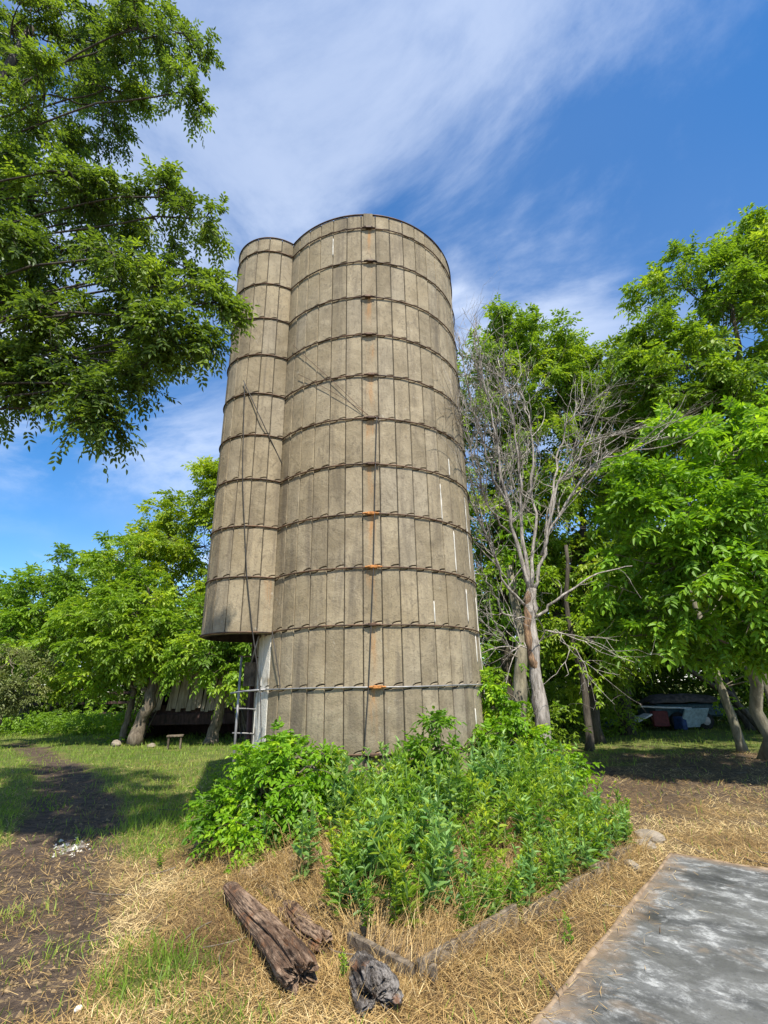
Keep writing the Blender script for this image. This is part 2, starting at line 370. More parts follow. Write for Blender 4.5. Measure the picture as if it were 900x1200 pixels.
M['teal'] = simple('dark_teal_paint', (0.03, 0.065, 0.075), 0.5, var=0.5)
M['tarp'] = simple('dark_tarp', (0.045, 0.04, 0.04), 0.7, var=0.5, alt=(0.11, 0.09, 0.08))
M['paleblue'] = simple('pale_blue_panel', (0.34, 0.44, 0.48), 0.6, var=0.25)
M['blue'] = simple('blue_plastic', (0.02, 0.045, 0.13), 0.6)
M['red'] = simple('faded_red_paint', (0.12, 0.025, 0.025), 0.6)
M['tyre'] = simple('black_rubber', (0.02, 0.02, 0.02), 0.9)
M['paint_white'] = simple('dirty_white_metal', (0.5, 0.5, 0.48), 0.6)

# ------------------------------------------------------------------ ground
SX, SY, SR = -0.281, 8.265, 1.77                     # silo axis and radius
BED = np.array([(0.14, 3.46), (2.5, 5.75), (2.75, 8.6), (1.6, 10.6), (-2.0, 10.4), (-2.35, 7.2), (-2.2, 6.15)])
def bed_dist(x, y):
    """signed distance to the raised bed's outline, positive inside"""
    x = np.asarray(x, float); y = np.asarray(y, float); d = np.full(x.shape, 1e9); ins = np.zeros(x.shape, bool)
    for i in range(len(BED)):
        a = BED[i]; b = BED[(i + 1) % len(BED)]; e = b - a
        t = np.clip(((x - a[0]) * e[0] + (y - a[1]) * e[1]) / (e @ e), 0, 1)
        d = np.minimum(d, np.hypot(x - a[0] - t * e[0], y - a[1] - t * e[1]))
        ins ^= ((a[1] > y) != (b[1] > y)) & (x < (b[0] - a[0]) * (y - a[1]) / (b[1] - a[1] + 1e-12) + a[0])
    return np.where(ins, d, -d)
def road_w(x, y):
    xe = np.interp(y, [-5, 0, 3.25, 4.93, 7.56, 10, 13, 17, 25, 40], [0.5, -0.45, -1.5, -2.3, -3.55, -5.0, -7.2, -10.6, -18, -38])
    return (xe - np.asarray(x, float)) * 0.88
def zones(x, y):
    n = fbm(x, y, 0.9, 3) - 0.5; n2 = fbm(x, y, 3.1, 9) - 0.5
    w = road_w(x, y) + n * 0.45 + n2 * 0.35
    rut = sstep(w, -0.1, 0.25) * (1 - sstep(w, 1.05, 1.35)) + sstep(w, 2.0, 2.3) * (1 - sstep(w, 3.2, 3.8))
    near = 1 - sstep(y, 4.6, 7.4)
    rut = np.maximum(rut, near * sstep(w, 0.0, 0.4) * (1 - sstep(w, 3.3, 3.8)) * (0.95 + 0.9 * n2 + .5 * n) * (1 - .75 * sstep(w, .95, 1.2) * (1 - sstep(w, 1.7, 2.0))))
    rut *= (1 - sstep(y, 17, 21)) * (.80 + .20 * sstep(fbm(x, y, 1.1, 55) + .25 * n2, .36, .52))
    left = 1 - sstep(np.asarray(x, float) + 0.25 * n, -2.6, -1.6)
    green = left * sstep(y + 2.4 * n, 5.2, 7.0)
    green = np.maximum(green, np.exp(-((x + 1.45) ** 2 + (y - 3.75) ** 2) / 0.16) * 0.8)
    green = np.maximum(green, np.exp(-((x + 0.95) ** 2 + (y - 3.15) ** 2) / 0.10) * 0.7)
    green = np.maximum(green, sstep(y + 6 * n, 10.5, 14) * (np.asarray(x) > 0) * 0.72)
    green = np.maximum(green, sstep(n2 + 0.5 * n, 0.14, 0.25) * 0.55 * (np.asarray(x) < -0.6))
    green = np.maximum(green, 0.75 * sstep(w, 1.1, 1.4) * (1 - sstep(w, 1.9, 2.2)) * sstep(y, 4.0, 6.0))
    green = green * (1 - rut)
    brown = (np.asarray(x) > 2.2) * sstep(y + 3.0 * n + 1.5 * n2, 6.2, 8.0)
    straw = (1 - rut) * (1 - 0.62 * brown) * np.clip(0.95 + 1.2 * n2, 0, 1)
    chalk = np.exp(-(((x + 3.62) * 0.8 + (y - 6.5) * 0.45) ** 2 / 0.045 + ((x + 3.62) * 0.45 - (y - 6.5) * 0.8) ** 2 / 0.22)) * 0.8
    return rut, np.clip(green, 0, 1), np.clip(straw, 0, 1), chalk
def gh(x, y):
    x = np.asarray(x, float); y = np.asarray(y, float)
    r, g, s, c = zones(x, y)
    near = 1 - sstep(np.hypot(x, y), 25, 60)
    h = (fbm(x, y, 0.35, 21) - 0.5) * 0.16 * near + (fbm(x, y, 2.6, 5) - 0.5) * 0.05 * near
    h -= 0.05 * r
    h += 0.5 * sstep(np.hypot(x, y), 28, 80)
    return h
def bed_h(x, y):
    d = bed_dist(x, y)
    return gh(x, y) * 0.3 + 0.07 + 0.21 * sstep(d, 0.0, 1.3) + (fbm(x, y, 2.5, 31) - 0.5) * 0.12

def build_ground():
    us = np.linspace(-7.35, 7.35, 290); vsn = np.linspace(-3.9, 7.6, 330)
    xs = 0.9 * np.sinh(us) * 0.5; ys = 3.6 + 0.9 * np.sinh(vsn) * 0.5
    X, Y = np.meshgrid(xs, ys); Z = gh(X, Y)
    rut, green, straw, chalk = zones(X, Y)
    far = sstep(np.hypot(X, Y), 25, 45); green = np.maximum(green, far)
    nv = X.size; idx = np.arange(nv).reshape(X.shape)
    q = np.stack([idx[:-1, :-1], idx[:-1, 1:], idx[1:, 1:], idx[1:, :-1]], -1).reshape(-1, 4)
    mb = MB().add(np.stack([X, Y, Z], -1).reshape(-1, 3), q)
    o = mb.build('ground', M['ground'], smooth=True); me = o.data
    for nme, a in (('straw', straw), ('green', green), ('chalk', chalk)):
        at = me.attributes.new(nme, 'FLOAT', 'POINT'); at.data.foreach_set('value', a.astype(np.float32).ravel())
    tag(o, kind='structure')
build_ground()

def build_bed():
    # soil mound held by the edging, round the silo's foot
    n = 70
    X, Y = np.meshgrid(np.linspace(-2.6, 3.0, n), np.linspace(3.4, 10.8, n))
    d = bed_dist(X, Y); Z = np.where(d > 0.03, bed_h(X, Y), gh(X, Y) - 0.25)
    idx = np.arange(n * n).reshape(n, n)
    q = np.stack([idx[:-1, :-1], idx[:-1, 1:], idx[1:, 1:], idx[1:, :-1]], -1).reshape(-1, 4)
    q = q[(d.ravel()[q] > -0.12).any(1)]
    o = MB().add(np.stack([X, Y, Z], -1).reshape(-1, 3), q).build('bed_soil', M['bedsoil'], smooth=True)
    tag(o, kind='structure')
build_bed()

# ------------------------------------------------------------------ silo
HZ = [0.078 + 0.762 * k for k in range(13)]          # hoop heights
TOP, BOT = 9.55, -0.12
TO_CAM = math.atan2(-SY, -SX)                        # direction from the axis to the camera
LUG = TO_CAM + rad(1.5)                              # column with the hoop lugs
NS = 44; DA = 2 * math.pi / NS
def s_joint(u, a=0.042, b=0.032):
    u = np.asarray(u, float)
    return np.where(u > 0.5, a * np.sqrt(np.clip(1 - ((1 - u) / 0.5) ** 2, 0, 1)), -b * np.sqrt(np.clip(1 - (u / 0.5) ** 2, 0, 1)))
def stave_mesh(name, mat, R, da, h, wave_b=True, wave_t=True, gap=0.0062, depth=0.05, rng=None):
    """one curved stave about the axis, centred on angle 0, bottom at z=0"""
    u = np.array([0, 0.12, 0.25, 0.38, 0.47, 0.53, 0.62, 0.75, 0.88, 1.0]); k = len(u)
    zb = s_joint(u) if wave_b else np.zeros(k); zt = h + (s_joint(u) if wave_t else np.zeros(k))
    def ring(g, r):
        # u runs to the viewer's right seen from outside: increasing angle
        lim = g / (R * da); uu = np.clip(u, lim, 1 - lim); th = (uu - 0.5) * da
        b = np.stack([r * np.cos(th), r * np.sin(th), zb + g], -1); t = np.stack([r * np.cos(th), r * np.sin(th), zt - g], -1)
        return np.concatenate([b, t[::-1]])
    r0, r1, r2 = ring(gap, R - depth), ring(gap, R - 0.008), ring(gap + 0.007, R)
    V = np.concatenate([r0, r1, r2]); m = 2 * k
    i = np.arange(m); j = (i + 1) % m
    Q = [np.stack([i, j, j + m, i + m], -1), np.stack([i + m, j + m, j + 2 * m, i + 2 * m], -1)]
    a = np.arange(k - 1); Q.append(np.stack([2 * m + a, 2 * m + a + 1, 2 * m + (m - 2 - a), 2 * m + (m - 1 - a)], -1))
    return MB().add(V, np.concatenate(Q)).mesh(name, mat)
def ring_tube(mb, cx, cy, R, z, r, a0, a1, n, sides=6, tint=0.5, wob=None):
    th = np.linspace(a0, a1, n); rr = np.full(n, R) if wob is None else R + wob
    tubes(mb, np.stack([cx + rr * np.cos(th), cy + rr * np.sin(th), np.full(n, z) if np.ndim(z) == 0 else z], -1), np.full(n, r), sides, tint)

def build_silo():
    rng = np.random.default_rng(5)
    silo = empty('silo', (SX, SY, 0))
    tag(silo, 'tall tan concrete stave silo with steel hoops and a half round side chute', 'silo')
    # inner shell: open tube of dark mortar
    n = 88; th = np.linspace(0, 2 * np.pi, n, endpoint=False); ca, sa = np.cos(th), np.sin(th)
    def loop(r, z): return np.stack([r * ca, r * sa, np.full(n, z)], -1)
    V = np.concatenate([loop(SR - 0.022, -0.3), loop(SR - 0.022, TOP - 0.01), loop(SR - 0.13, TOP - 0.01), loop(SR - 0.13, -0.3)])
    i = np.arange(n); j = (i + 1) % n
    MB().add(V, np.concatenate([np.stack([i + a * n, j + a * n, j + b * n, i + b * n], -1) for a, b in ((0, 1), (1, 2), (2, 3))])).build('inner_shell', M['mortar'], silo)
    rows = [(BOT, HZ[0], False, True)] + [(HZ[k], HZ[k + 1], True, True) for k in range(12)] + [(HZ[12], TOP, True, False)]
    meshes = {}
    def get(kind, h, wb, wt):
        key = (kind, round(h, 3), wb, wt)
        if key not in meshes: meshes[key] = stave_mesh('stave', M[kind], SR, DA, h, wb, wt)
        return meshes[key]
    # chute joint side angle and hidden range
    ca_ = math.atan2(CHY - SY, CHX - SX); half = math.acos((SR ** 2 + CHE ** 2 - CHR ** 2) / (2 * SR * CHE))
    back = MB()
    for c in range(NS):
        ang = LUG + (c - 0.0) * DA
        dl = (ang - TO_CAM + math.pi) % (2 * math.pi) - math.pi
        dch = abs((ang - ca_ + math.pi) % (2 * math.pi) - math.pi)
        for r, (z0, z1, wb, wt) in enumerate(rows):
            kind = 'concrete'
            if c == 0 and r >= 1: kind = 'concrete_rust'
            if (-1.22 < dl < -0.86 and r <= 3) or (dl > 1.22 and r == 1): kind = 'concrete_white'
            if c == 0 and r == 0: continue
            if dch < half - 0.06 and r >= 4: continue           # inside the chute
            if c == 0 and False: continue
            seen = abs(dl) < rad(80)
            me = get(kind, z1 - z0, wb, wt)
            off = rng.normal(0, 0.0022); tl = rng.normal(0, 0.0012)
            if seen:
                o = link('stave', me, silo)
                o.location = (off * math.cos(ang), off * math.sin(ang), z0); o.rotation_euler = (0, tl, ang)
            else:
                co = np.empty(len(me.vertices) * 3, np.float32); me.vertices.foreach_get('co', co); co = co.reshape(-1, 3)
                cr, sr = math.cos(ang), math.sin(ang)
                v = np.stack([co[:, 0] * cr - co[:, 1] * sr, co[:, 0] * sr + co[:, 1] * cr, co[:, 2] + z0], -1)
                k = 20; m_ = np.arange(k); m2 = (m_ + 1) % k
                Q = [np.stack([m_, m2, m2 + k, m_ + k], -1), np.stack([m_ + k, m2 + k, m2 + 2 * k, m_ + 2 * k], -1)]
                a = np.arange(9); Q.append(np.stack([2 * k + a, 2 * k + a + 1, 2 * k + (k - 2 - a), 2 * k + (k - 1 - a)], -1))
                back.add(v, np.concatenate(Q))
    ob = back.build('far_side_staves', M['concrete'], silo); tag(ob, kind='stuff')
    # hoops, rim, lugs
    for k, z in enumerate(HZ):
        mb = MB(); nn = 121
        wob = 0.006 * np.sin(np.linspace(0, 40, nn) + k) ** 2
        wob[-1] = wob[0]
        zz = z + 0.004 * np.sin(np.linspace(0, 2 * np.pi, nn) * 5 + k * 1.7)
        a0 = ca_ + (half if k >= 3 else 0); a1 = ca_ + 2 * np.pi - (half if k >= 3 else 0)
        ring_tube(mb, 0, 0, SR + 0.013, zz, 0.0105, a0, a1, nn, 6, wob=wob)
        mb.build('hoop', M['galv'] if k == 2 else M['hoop'], silo, True)
        la = LUG + rng.normal(0, 0.012)
        lb = MB(); ax = np.array([[-math.sin(la), math.cos(la), 0], [math.cos(la), math.sin(la), 0], [0, 0, 1]])
        cc = np.array([(SR + 0.032) * math.cos(la), (SR + 0.032) * math.sin(la), z])
        box(lb, cc, (0.105, 0.05, 0.042), axes=ax, bev=0.008)
        for sgn in (-1, 1):
            tubes(lb, np.stack([cc + ax[0] * sgn * 0.05, cc + ax[0] * sgn * 0.115]), np.array([0.014, 0.012]), 6)
            tubes(lb, np.stack([cc + ax[0] * sgn * 0.055, cc + ax[0] * sgn * 0.078]), np.array([0.021, 0.021]), 6)
        lb.build('hoop_lug', M['rust'] if k in (0, 2, 4, 5) else M['hoop'], silo)
    mb = MB(); ring_tube(mb, 0, 0, SR + 0.004, TOP + 0.006, 0.016, ca_ + half, ca_ + 2 * np.pi - half, 100, 6); mb.build('top_rim', M['hoop'], silo, True)
    mb = MB(); la = LUG; e = np.array([math.cos(la), math.sin(la), 0]); ax = np.array([[-math.sin(la), math.cos(la), 0], e, [0, 0, 1]])
    box(mb, e * (SR + 0.012) + np.array([0, 0, TOP - 0.13]), (0.16, 0.02, 0.30), axes=ax, bev=0.004); mb.build('rim_plate', M['concrete'], silo)
    # bare white mortar squeezed out of a few joints on the right and near the opening
    for c, z0, z1 in ((5.5, 3.15, 3.8), (6.5, 2.45, 2.95), (8.5, 1.9, 2.9), (8.5, .95, 1.5), (7.5, 3.2, 4.5), (7.5, 1.9, 2.3), (4.5, 3.9, 4.5), (5.5, 4.7, 5.0), (9.5, 1.2, 2.2), (9.5, 2.6, 3.4), (3.5, 2.4, 2.7), (-9.5, 1.7, 2.3), (-8.5, 0.5, 1.5), (6.5, 1.0, 1.3), (-2.5, 8.7, 9.1)):
        an = LUG + c * DA; zz = np.linspace(z0, z1, 12)
        rr = 0.011 * (0.55 + 0.45 * np.abs(np.sin(zz * 9 + c))); rr[0] = rr[-1] = 0.003
        mb = MB(); tubes(mb, np.stack([np.full(12, (SR - 0.001) * math.cos(an)), np.full(12, (SR - 0.001) * math.sin(an)), zz], -1), rr, 5)
        mb.build('mortar_bead', M['white_mortar'], silo, True)

    # ---- the unloading chute, a half round shaft of narrow staves
    rx, ry = CHX - SX, CHY - SY
    out = math.atan2(ry, rx)
    # angular span of the chute that lies outside the silo
    ch = math.acos((CHR ** 2 + CHE ** 2 - SR ** 2) / (2 * CHR * CHE))
    a0, a1 = out - math.pi + ch, out + math.pi - ch
    CB = HZ[3] - 0.035
    th = np.linspace(a0, a1, 40); m = len(th)
    def arc(r, z): return np.stack([rx + r * np.cos(th), ry + r * np.sin(th), np.full(m, z)], -1)
    V = np.concatenate([arc(CHR - 0.02, CB), arc(CHR - 0.02, TOP - 0.01), arc(CHR - 0.07, TOP - 0.01), arc(CHR - 0.07, CB)])
    i = np.arange(m - 1); Q = [np.stack([i + a * m, i + 1 + a * m, i + 1 + b * m, i + b * m], -1) for a, b in ((0, 1), (1, 2), (2, 3), (3, 0))]
    chute = MB().add(V, np.concatenate(Q)).build('chute', M['mortar'], silo)
    ns = int(round((a1 - a0) * CHR / 0.235)); da = (a1 - a0) / ns
    crow = [(CB, HZ[4], False, True)] + [(HZ[k], HZ[k + 1], True, True) for k in range(4, 12)] + [(HZ[12], TOP, True, False)]
    cm = {}
    for c in range(ns):
        ang = a0 + (c + 0.5) * da
        for r, (z0, z1, wb, wt) in enumerate(crow):
            kind = 'concrete_rust' if (c == ns - 1 and r == 0) else 'concrete'
            key = (kind, round(z1 - z0, 3), wb)
            if key not in cm: cm[key] = stave_mesh('stave', M[kind], CHR, da, z1 - z0, wb, wt, gap=0.0058)
            o = link('stave', cm[key], chute); o.location = (rx, ry, z0); o.rotation_euler = (0, rng.normal(0, 0.0015), ang)
    for k in range(3, 13):
        mb = MB(); ring_tube(mb, rx, ry, CHR + 0.011, HZ[k] - (0.012 if k == 3 else 0), 0.011, a0 - 0.02, a1 + 0.02, 50)
        mb.build('hoop', M['hoop'], chute, True)
    mb = MB(); ring_tube(mb, rx, ry, CHR + 0.004, TOP + 0.004, 0.014, a0, a1, 50); mb.build('top_rim', M['hoop'], chute, True)
    # ---- entry below the chute: jamb boards, brace, hanging steel ladder
    entry = empty('entry_frame', (0, 0, 0), silo)
    def P(x, y, z): return np.array([x - SX, y - SY, z])
    mb = MB(); box(mb, P(-1.98, 7.83, 1.12), (0.06, 0.20, 2.34), rz=-0.9, bev=0.006); mb.build('jamb_board', M['plank_dark'], entry)
    mb = MB(); box(mb, P(-2.04, 7.66, 1.82), (0.17, 0.03, 0.34), rz=0.35, bev=0.004); mb.build('patch_panel', M['board'], entry)
    mb = MB(); tubes(mb, np.stack([P(-2.13, 7.45, -0.05), P(-2.12, 7.45, 2.06)]), np.array([0.017, 0.017]), 7); mb.build('ladder_rail', M['galv'], entry, True)
    mb = MB(); tubes(mb, np.stack([P(-1.86, 7.56, 0.0), P(-1.86, 7.56, 2.3)]), np.array([0.017, 0.017]), 7); mb.build('ladder_rail', M['hoop'], entry, True)
    for z in (0.35, 0.72, 1.02, 1.34, 1.58, 2.05):
        mb = MB(); tubes(mb, np.stack([P(-2.17, 7.44, z + 0.02), P(-2.0, 7.50, z + 0.01), P(-1.82, 7.57, z - 0.01)]), np.full(3, 0.010), 6); mb.build('rung', M['hoop'] if z > 1.5 else M['galv'], entry, True)
    mb = MB(); tubes(mb, np.stack([P(-1.85, 7.30, 2.33), P(-1.98, 7.48, 1.98)]), np.array([0.014, 0.014]), 6); mb.build('brace', M['galv'], entry, True)
    mb = MB(); tubes(mb, np.stack([P(-1.62, 6.92, 1.60), P(-1.95, 7.15, 1.585), P(-2.22, 7.40, 1.56)]), np.full(3, 0.014), 6); mb.build('tie_rod', M['galv'], entry, True)
CHX, CHY, CHR = -2.065, 7.625, 0.70
CHE = math.hypot(CHX - SX, CHY - SY)
build_silo()

def cable(name, label, pts, r, mat):
    p = np.array(pts, float); t = np.linspace(0, 1, len(p)); tt = np.linspace(0, 1, 10 * len(p))
    q = np.stack([np.interp(tt, t, p[:, i]) for i in range(3)], -1)
    for _ in range(3): q[1:-1] = (q[:-2] + 2 * q[1:-1] + q[2:]) / 4
    tag(tubes(MB(), q, np.full(len(q), r), 5).build(name, mat, smooth=True), label, 'cable')
def on_silo(ddeg, z, off=0.045):
    a = LUG + rad(ddeg); return (SX + (SR + off) * math.cos(a), SY + (SR + off) * math.sin(a), z)
def on_chute(ddeg, z, off=0.04):
    a = math.atan2(-CHY, -CHX) + rad(ddeg); return (CHX + (CHR + off) * math.cos(a), CHY + (CHR + off) * math.sin(a), z)
cable('hanging_cable', 'black cable hanging down the front of the silo beside the hoop lugs', [on_silo(3, HZ[7]), on_silo(2, HZ[6]), on_silo(0.5, HZ[4]), on_silo(-2, HZ[2]), on_silo(-4, HZ[1]), on_silo(-5, 0.3)], 0.008, M['wire'])
cable('guy_wire', 'thin rusty wire slanting from the chute corner to the front lugs, upper of the pair', [on_silo(-46 + 4.5 * i, HZ[9] + 0.20 - 0.17 * i, 0.03) for i in range(11)], 0.004, M['hoop'])
cable('guy_wire', 'thin rusty wire slanting from the chute corner to the front lugs, lower of the pair', [on_silo(-40 + 3.9 * i, HZ[8] + 0.28 - 0.10 * i, 0.03) for i in range(11)], 0.004, M['hoop'])
cable('slack_wire', 'dark wire slanting down across the chute to the joint with the silo', [on_chute(-32, HZ[8] + 0.25), on_chute(-5, HZ[7] + 0.25, 0.07), on_chute(38, HZ[6] + 0.05)], 0.008, M['wire'])
cable('slack_wire', 'dark wire hanging down the chute and past its open bottom', [on_chute(-30, HZ[8] + 0.2), on_chute(-22, HZ[6]), on_chute(-8, HZ[4]), on_chute(2, HZ[3]), on_chute(14, 1.6, 0.05), (-1.60, 6.78, 0.95), (-1.52, 6.7, 0.3)], 0.0075, M['wire'])
cable('slack_wire', 'short dark wire dangling from the corner where chute bottom meets silo', [on_silo(-50, HZ[3]), on_silo(-46, 2.1, 0.06), on_silo(-43, 1.75), on_silo(-42, 1.62)], 0.0075, M['wire'])

# ------------------------------------------------------------------ leaves and trees
def leaves(mb, P, D, Nn, L, W, tint, fine=False, fold=0.22, droop=0.12):
    """leaf blades: base P, direction D, normal Nn"""
    D = norm(D); S = norm(np.cross(D, Nn)); Nn = np.cross(S, D); n = len(P)
    L = np.broadcast_to(np.asarray(L, float), (n,))[:, None]; W = np.broadcast_to(np.asarray(W, float), (n,))[:, None]
    tip = P + D * L - Nn * L * droop
    if fine:
        a = P + D * L * 0.30; b = P + D * L * 0.68 - Nn * L * droop * 0.4
        V = np.stack([P, a - S * W * .5 + Nn * W * fold, b - S * W * .38 + Nn * W * fold * .7, tip, b + S * W * .38 + Nn * W * fold * .7, a + S * W * .5 + Nn * W * fold], 1)
        i = np.arange(n)[:, None] * 6
        mb.add(V.reshape(-1, 3), np.concatenate([i + [0, 3, 2, 1], i + [0, 5, 4, 3]]), None, np.repeat(np.broadcast_to(tint, (n,)), 6))
    else:
        a = P + D * L * 0.42
        V = np.stack([P, a - S * W * .5 + Nn * W * fold, tip, a + S * W * .5 + Nn * W * fold], 1)
        i = np.arange(n)[:, None] * 4
        mb.add(V.reshape(-1, 3), None, np.concatenate([i + [0, 2, 1], i + [0, 3, 2]]), np.repeat(np.broadcast_to(tint, (n,)), 4))

def sprays(mb, rng, P, D, tint, length, nl, L, W, fine=False, droop=0.35):
    """compound leaves: a drooping axis at P along D carrying nl pairs of leaflets and an end leaflet"""
    n = len(P); D = norm(D); up = np.array([0, 0, 1.0])
    side = norm(np.cross(D, up + rng.normal(0, .25, (n, 3)))); Nn = norm(np.cross(side, D))
    ln = length * rng.uniform(.7, 1.2, n)
    for j in range(nl + 1):
        t = 0.3 + 0.7 * j / nl
        c = P + D * (ln * t)[:, None] - up * (ln * t * t * droop)[:, None]
        dd = norm(D - up * (2 * t * droop * .6))
        if j == nl: sets = [dd]
        else: sets = [norm(dd * .55 + side * s + rng.normal(0, .15, (n, 3))) for s in (-1, 1)]
        for q in sets:
            q = norm(q - up * rng.uniform(0.0, 0.55, n)[:, None])
            leaves(mb, c, q, Nn + rng.normal(0, .28, (n, 3)), L * rng.uniform(.75, 1.2, n), W * rng.uniform(.8, 1.15, n), np.clip(tint + rng.normal(0, .10, n), 0, 1), fine)

def make_tree(name, label, cat, trunk, tr, clumps, bark, leafm, seed, dens=1.0, leaf=(0.11, 0.05), comp=(0.24, 3), sub=0.42, twigs=9, per=5, fine=False, group=None, limbs=True, extra=None, tilt=0.0, hang=.22, limb_r=1.0):
    rng = np.random.default_rng(seed)
    trunk = np.array(trunk, float); base = trunk[0].copy()
    root = empty(name, base); tag(root, label, cat, group)
    wood, crown = MB(), MB()
    k = 14; t = np.linspace(0, 1, len(trunk)); tt = np.linspace(0, 1, k)
    tp = np.stack([np.interp(tt, t, trunk[:, i]) for i in range(3)], -1); trr = np.interp(tt, np.linspace(0, 1, len(tr)), tr)
    tp[1:-1] += rng.normal(0, 0.35, (k - 2, 3)) * trr[1:-1, None] * np.array([1, 1, 0.2])
    trr[0] *= 1.35
    tubes(wood, tp - base, trr, 9)
    if extra is not None:
        for pts, rr in extra:
            pts = np.array(pts, float); e = np.linspace(0, 1, 10); q = np.stack([np.interp(e, np.linspace(0, 1, len(pts)), pts[:, i]) for i in range(3)], -1)
            q[1:-1] += rng.normal(0, .03, (8, 3)); tubes(wood, q - base, np.linspace(rr[0], rr[1], 10), 8)
    C = np.array(clumps, float); cen = np.average(C[:, :3], axis=0, weights=C[:, 3])
    zs = tp[:, 2]
    subc = []
    for (x, y, z, r) in C:
        # limb from the trunk to the clump
        hd = math.hypot(x - tp[-1, 0], y - tp[-1, 1])
        za = np.clip(z - 0.55 * hd - 0.3 * r, zs[0] + 0.35 * (zs[-1] - zs[0]), zs[-1])
        s = np.array([np.interp(za, zs, tp[:, i]) for i in range(3)]); e = np.array([x, y, z])
        if limbs:
            mid = (s + e) / 2 + np.array([0, 0, 0.15 * np.linalg.norm(e - s)]) + rng.normal(0, .12, 3) * np.linalg.norm(e - s) * .5
            p = bezier([s], [mid], [e], 9)[0]; p[1:-1] += rng.normal(0, .03 * r + .01, (7, 3))
            r0 = limb_r * min(tr[-1] * 0.8, 0.012 + 0.018 * np.linalg.norm(e - s)); tubes(wood, p - base, np.linspace(r0, 0.012, 9), 6)
        m = max(3, int(dens * 7 * (r / (sub * 1.7)) ** 2 + 2))
        d = norm(rng.normal(0, 1, (m, 3))); q = e + d * (r * rng.uniform(.25, 1.0, m) ** .6)[:, None] * np.array([1, 1, .85])
        if limbs:
            a = np.repeat(e[None], m, 0); tubes(wood, bezier(a, (a + q) / 2 + rng.normal(0, .08 * r, (m, 3)), q, 5) - base, np.linspace(.013, .005, 5)[None].repeat(m, 0), 4, cap=False)
        subc.append(np.concatenate([q, np.repeat(e[None], m, 0)], 1))
    subc = np.concatenate(subc); sp = subc[:, :3]; par = subc[:, 3:]
    ns = len(sp)
    outw = norm(norm(sp - par) + .8 * norm(sp - cen) + np.array([0, 0, .1]))
    stint = np.clip(0.46 + rng.normal(0, .21, ns), .02, .98) + tilt
    T0 = np.repeat(sp, twigs, 0); Dt = norm(np.repeat(outw, twigs, 0) * .7 + rng.normal(0, .75, (ns * twigs, 3)))
    Dt[:, 2] *= .75; Dt = norm(Dt)
    ln = sub * rng.uniform(.55, 1.25, ns * twigs); E = T0 + Dt * ln[:, None] - np.array([0, 0, 1.]) * (ln * hang)[:, None]
    tw = bezier(T0, T0 + Dt * (ln * .55)[:, None], E, 4)
    tubes(wood, tw - base, np.linspace(.006, .002, 4)[None].repeat(len(tw), 0), 3, cap=False)
    ttw = np.repeat(stint, twigs)
    for i in range(per):
        u = (i + rng.uniform(.2, 1, len(tw))) / per; u = u[:, None]
        a, b, c = T0, T0 + Dt * (ln * .55)[:, None], E
        p = (1 - u) ** 2 * a + 2 * u * (1 - u) * b + u * u * c
        d = norm(Dt + rng.normal(0, .75, Dt.shape)); 
        if i == per - 1: d = norm(Dt + rng.normal(0, .25, Dt.shape))
        sprays(crown, rng, p - base, d, ttw, comp[0], comp[1], leaf[0], leaf[1], fine)
    wood.build('trunk', bark, root, True)
    cr = crown.build('crown', leafm, root)
    return root

over = [(-5.47,4.6,11.13,0.81),(-4.73,4.9,11.49,0.83),(-3.27,4.3,10.45,0.63),(-2.8,4.6,10.94,0.47),(-4.41,4.4,9.18,0.67),(-3.89,4.8,10.04,0.61),(-2.65,4.6,9.56,0.39),(-4.99,4.8,8.45,0.71),(-3.78,4.4,7.7,0.59),(-3.6,4.9,7.97,0.56),(-2.71,4.6,7.48,0.46),(-2.29,4.8,7.34,0.36),(-4.17,4.4,6.58,0.61),(-3.75,4.8,6.87,0.63),(-2.72,4.4,6.28,0.52),(-2.33,4.8,6.62,0.41),(-1.92,4.8,6.2,0.19),(-4.2,4.8,5.94,0.57),(-3.23,4.5,5.53,0.53),(-2.75,4.8,5.77,0.49),(-2.15,4.6,5.47,0.33),(-1.69,4.8,5.94,0.13),(-3.96,4.6,4.99,0.3),(-3.23,4.8,5.11,0.35),(-2.75,4.6,4.58,0.22),(-2.5,4.7,4.97,0.31),(-2.06,4.8,5.29,0.24),(-2.71,4.6,4.29,0.11),(-3.65,4.7,4.83,0.19),(-1.72,4.8,5.37,0.12),(-5.82,4.8,14.0,1.13),(-3.99,4.5,12.92,0.87),(-6.69,4.8,11.15,0.94),(-5.7,4.6,8.19,0.8),(-5.44,4.8,6.64,0.7),(-5.25,4.9,5.3,0.51)]
rtall = [(11.35,12.0,13.86,1.12),(9.74,12.5,13.54,1.15),(8.38,12.5,11.58,1.0),(10.64,12.5,11.68,1.58),(8.69,12.0,10.12,1.23),(10.34,12.0,8.94,1.43),(8.05,12.5,9.31,1.0),(7.31,12.5,10.06,0.66),(13.33,12.5,13.62,1.51),(12.52,12.5,10.09,1.52),(10.1,13.0,9.28,1.42),(11.98,12.5,6.78,1.41),(12.07,12.0,14.83,0.66)]
rnear = [(5.38,9.2,5.49,0.66),(4.69,9.0,4.61,0.56),(6.45,9.5,6.4,0.73),(7.04,9.0,5.74,0.89),(5.65,8.8,4.61,0.81),(6.46,8.5,4.16,0.85),(4.92,9.0,3.68,0.67),(5.82,8.8,3.3,0.8),(6.42,8.5,2.93,0.66),(7.72,8.6,4.49,0.94),(7.3,8.5,2.91,0.73),(4.45,9.2,3.25,0.35),(5.35,9.2,2.6,0.5),(6.3,9.0,2.35,0.5),(4.67,9.5,2.41,0.35),(8.12,9.2,6.6,0.81)]
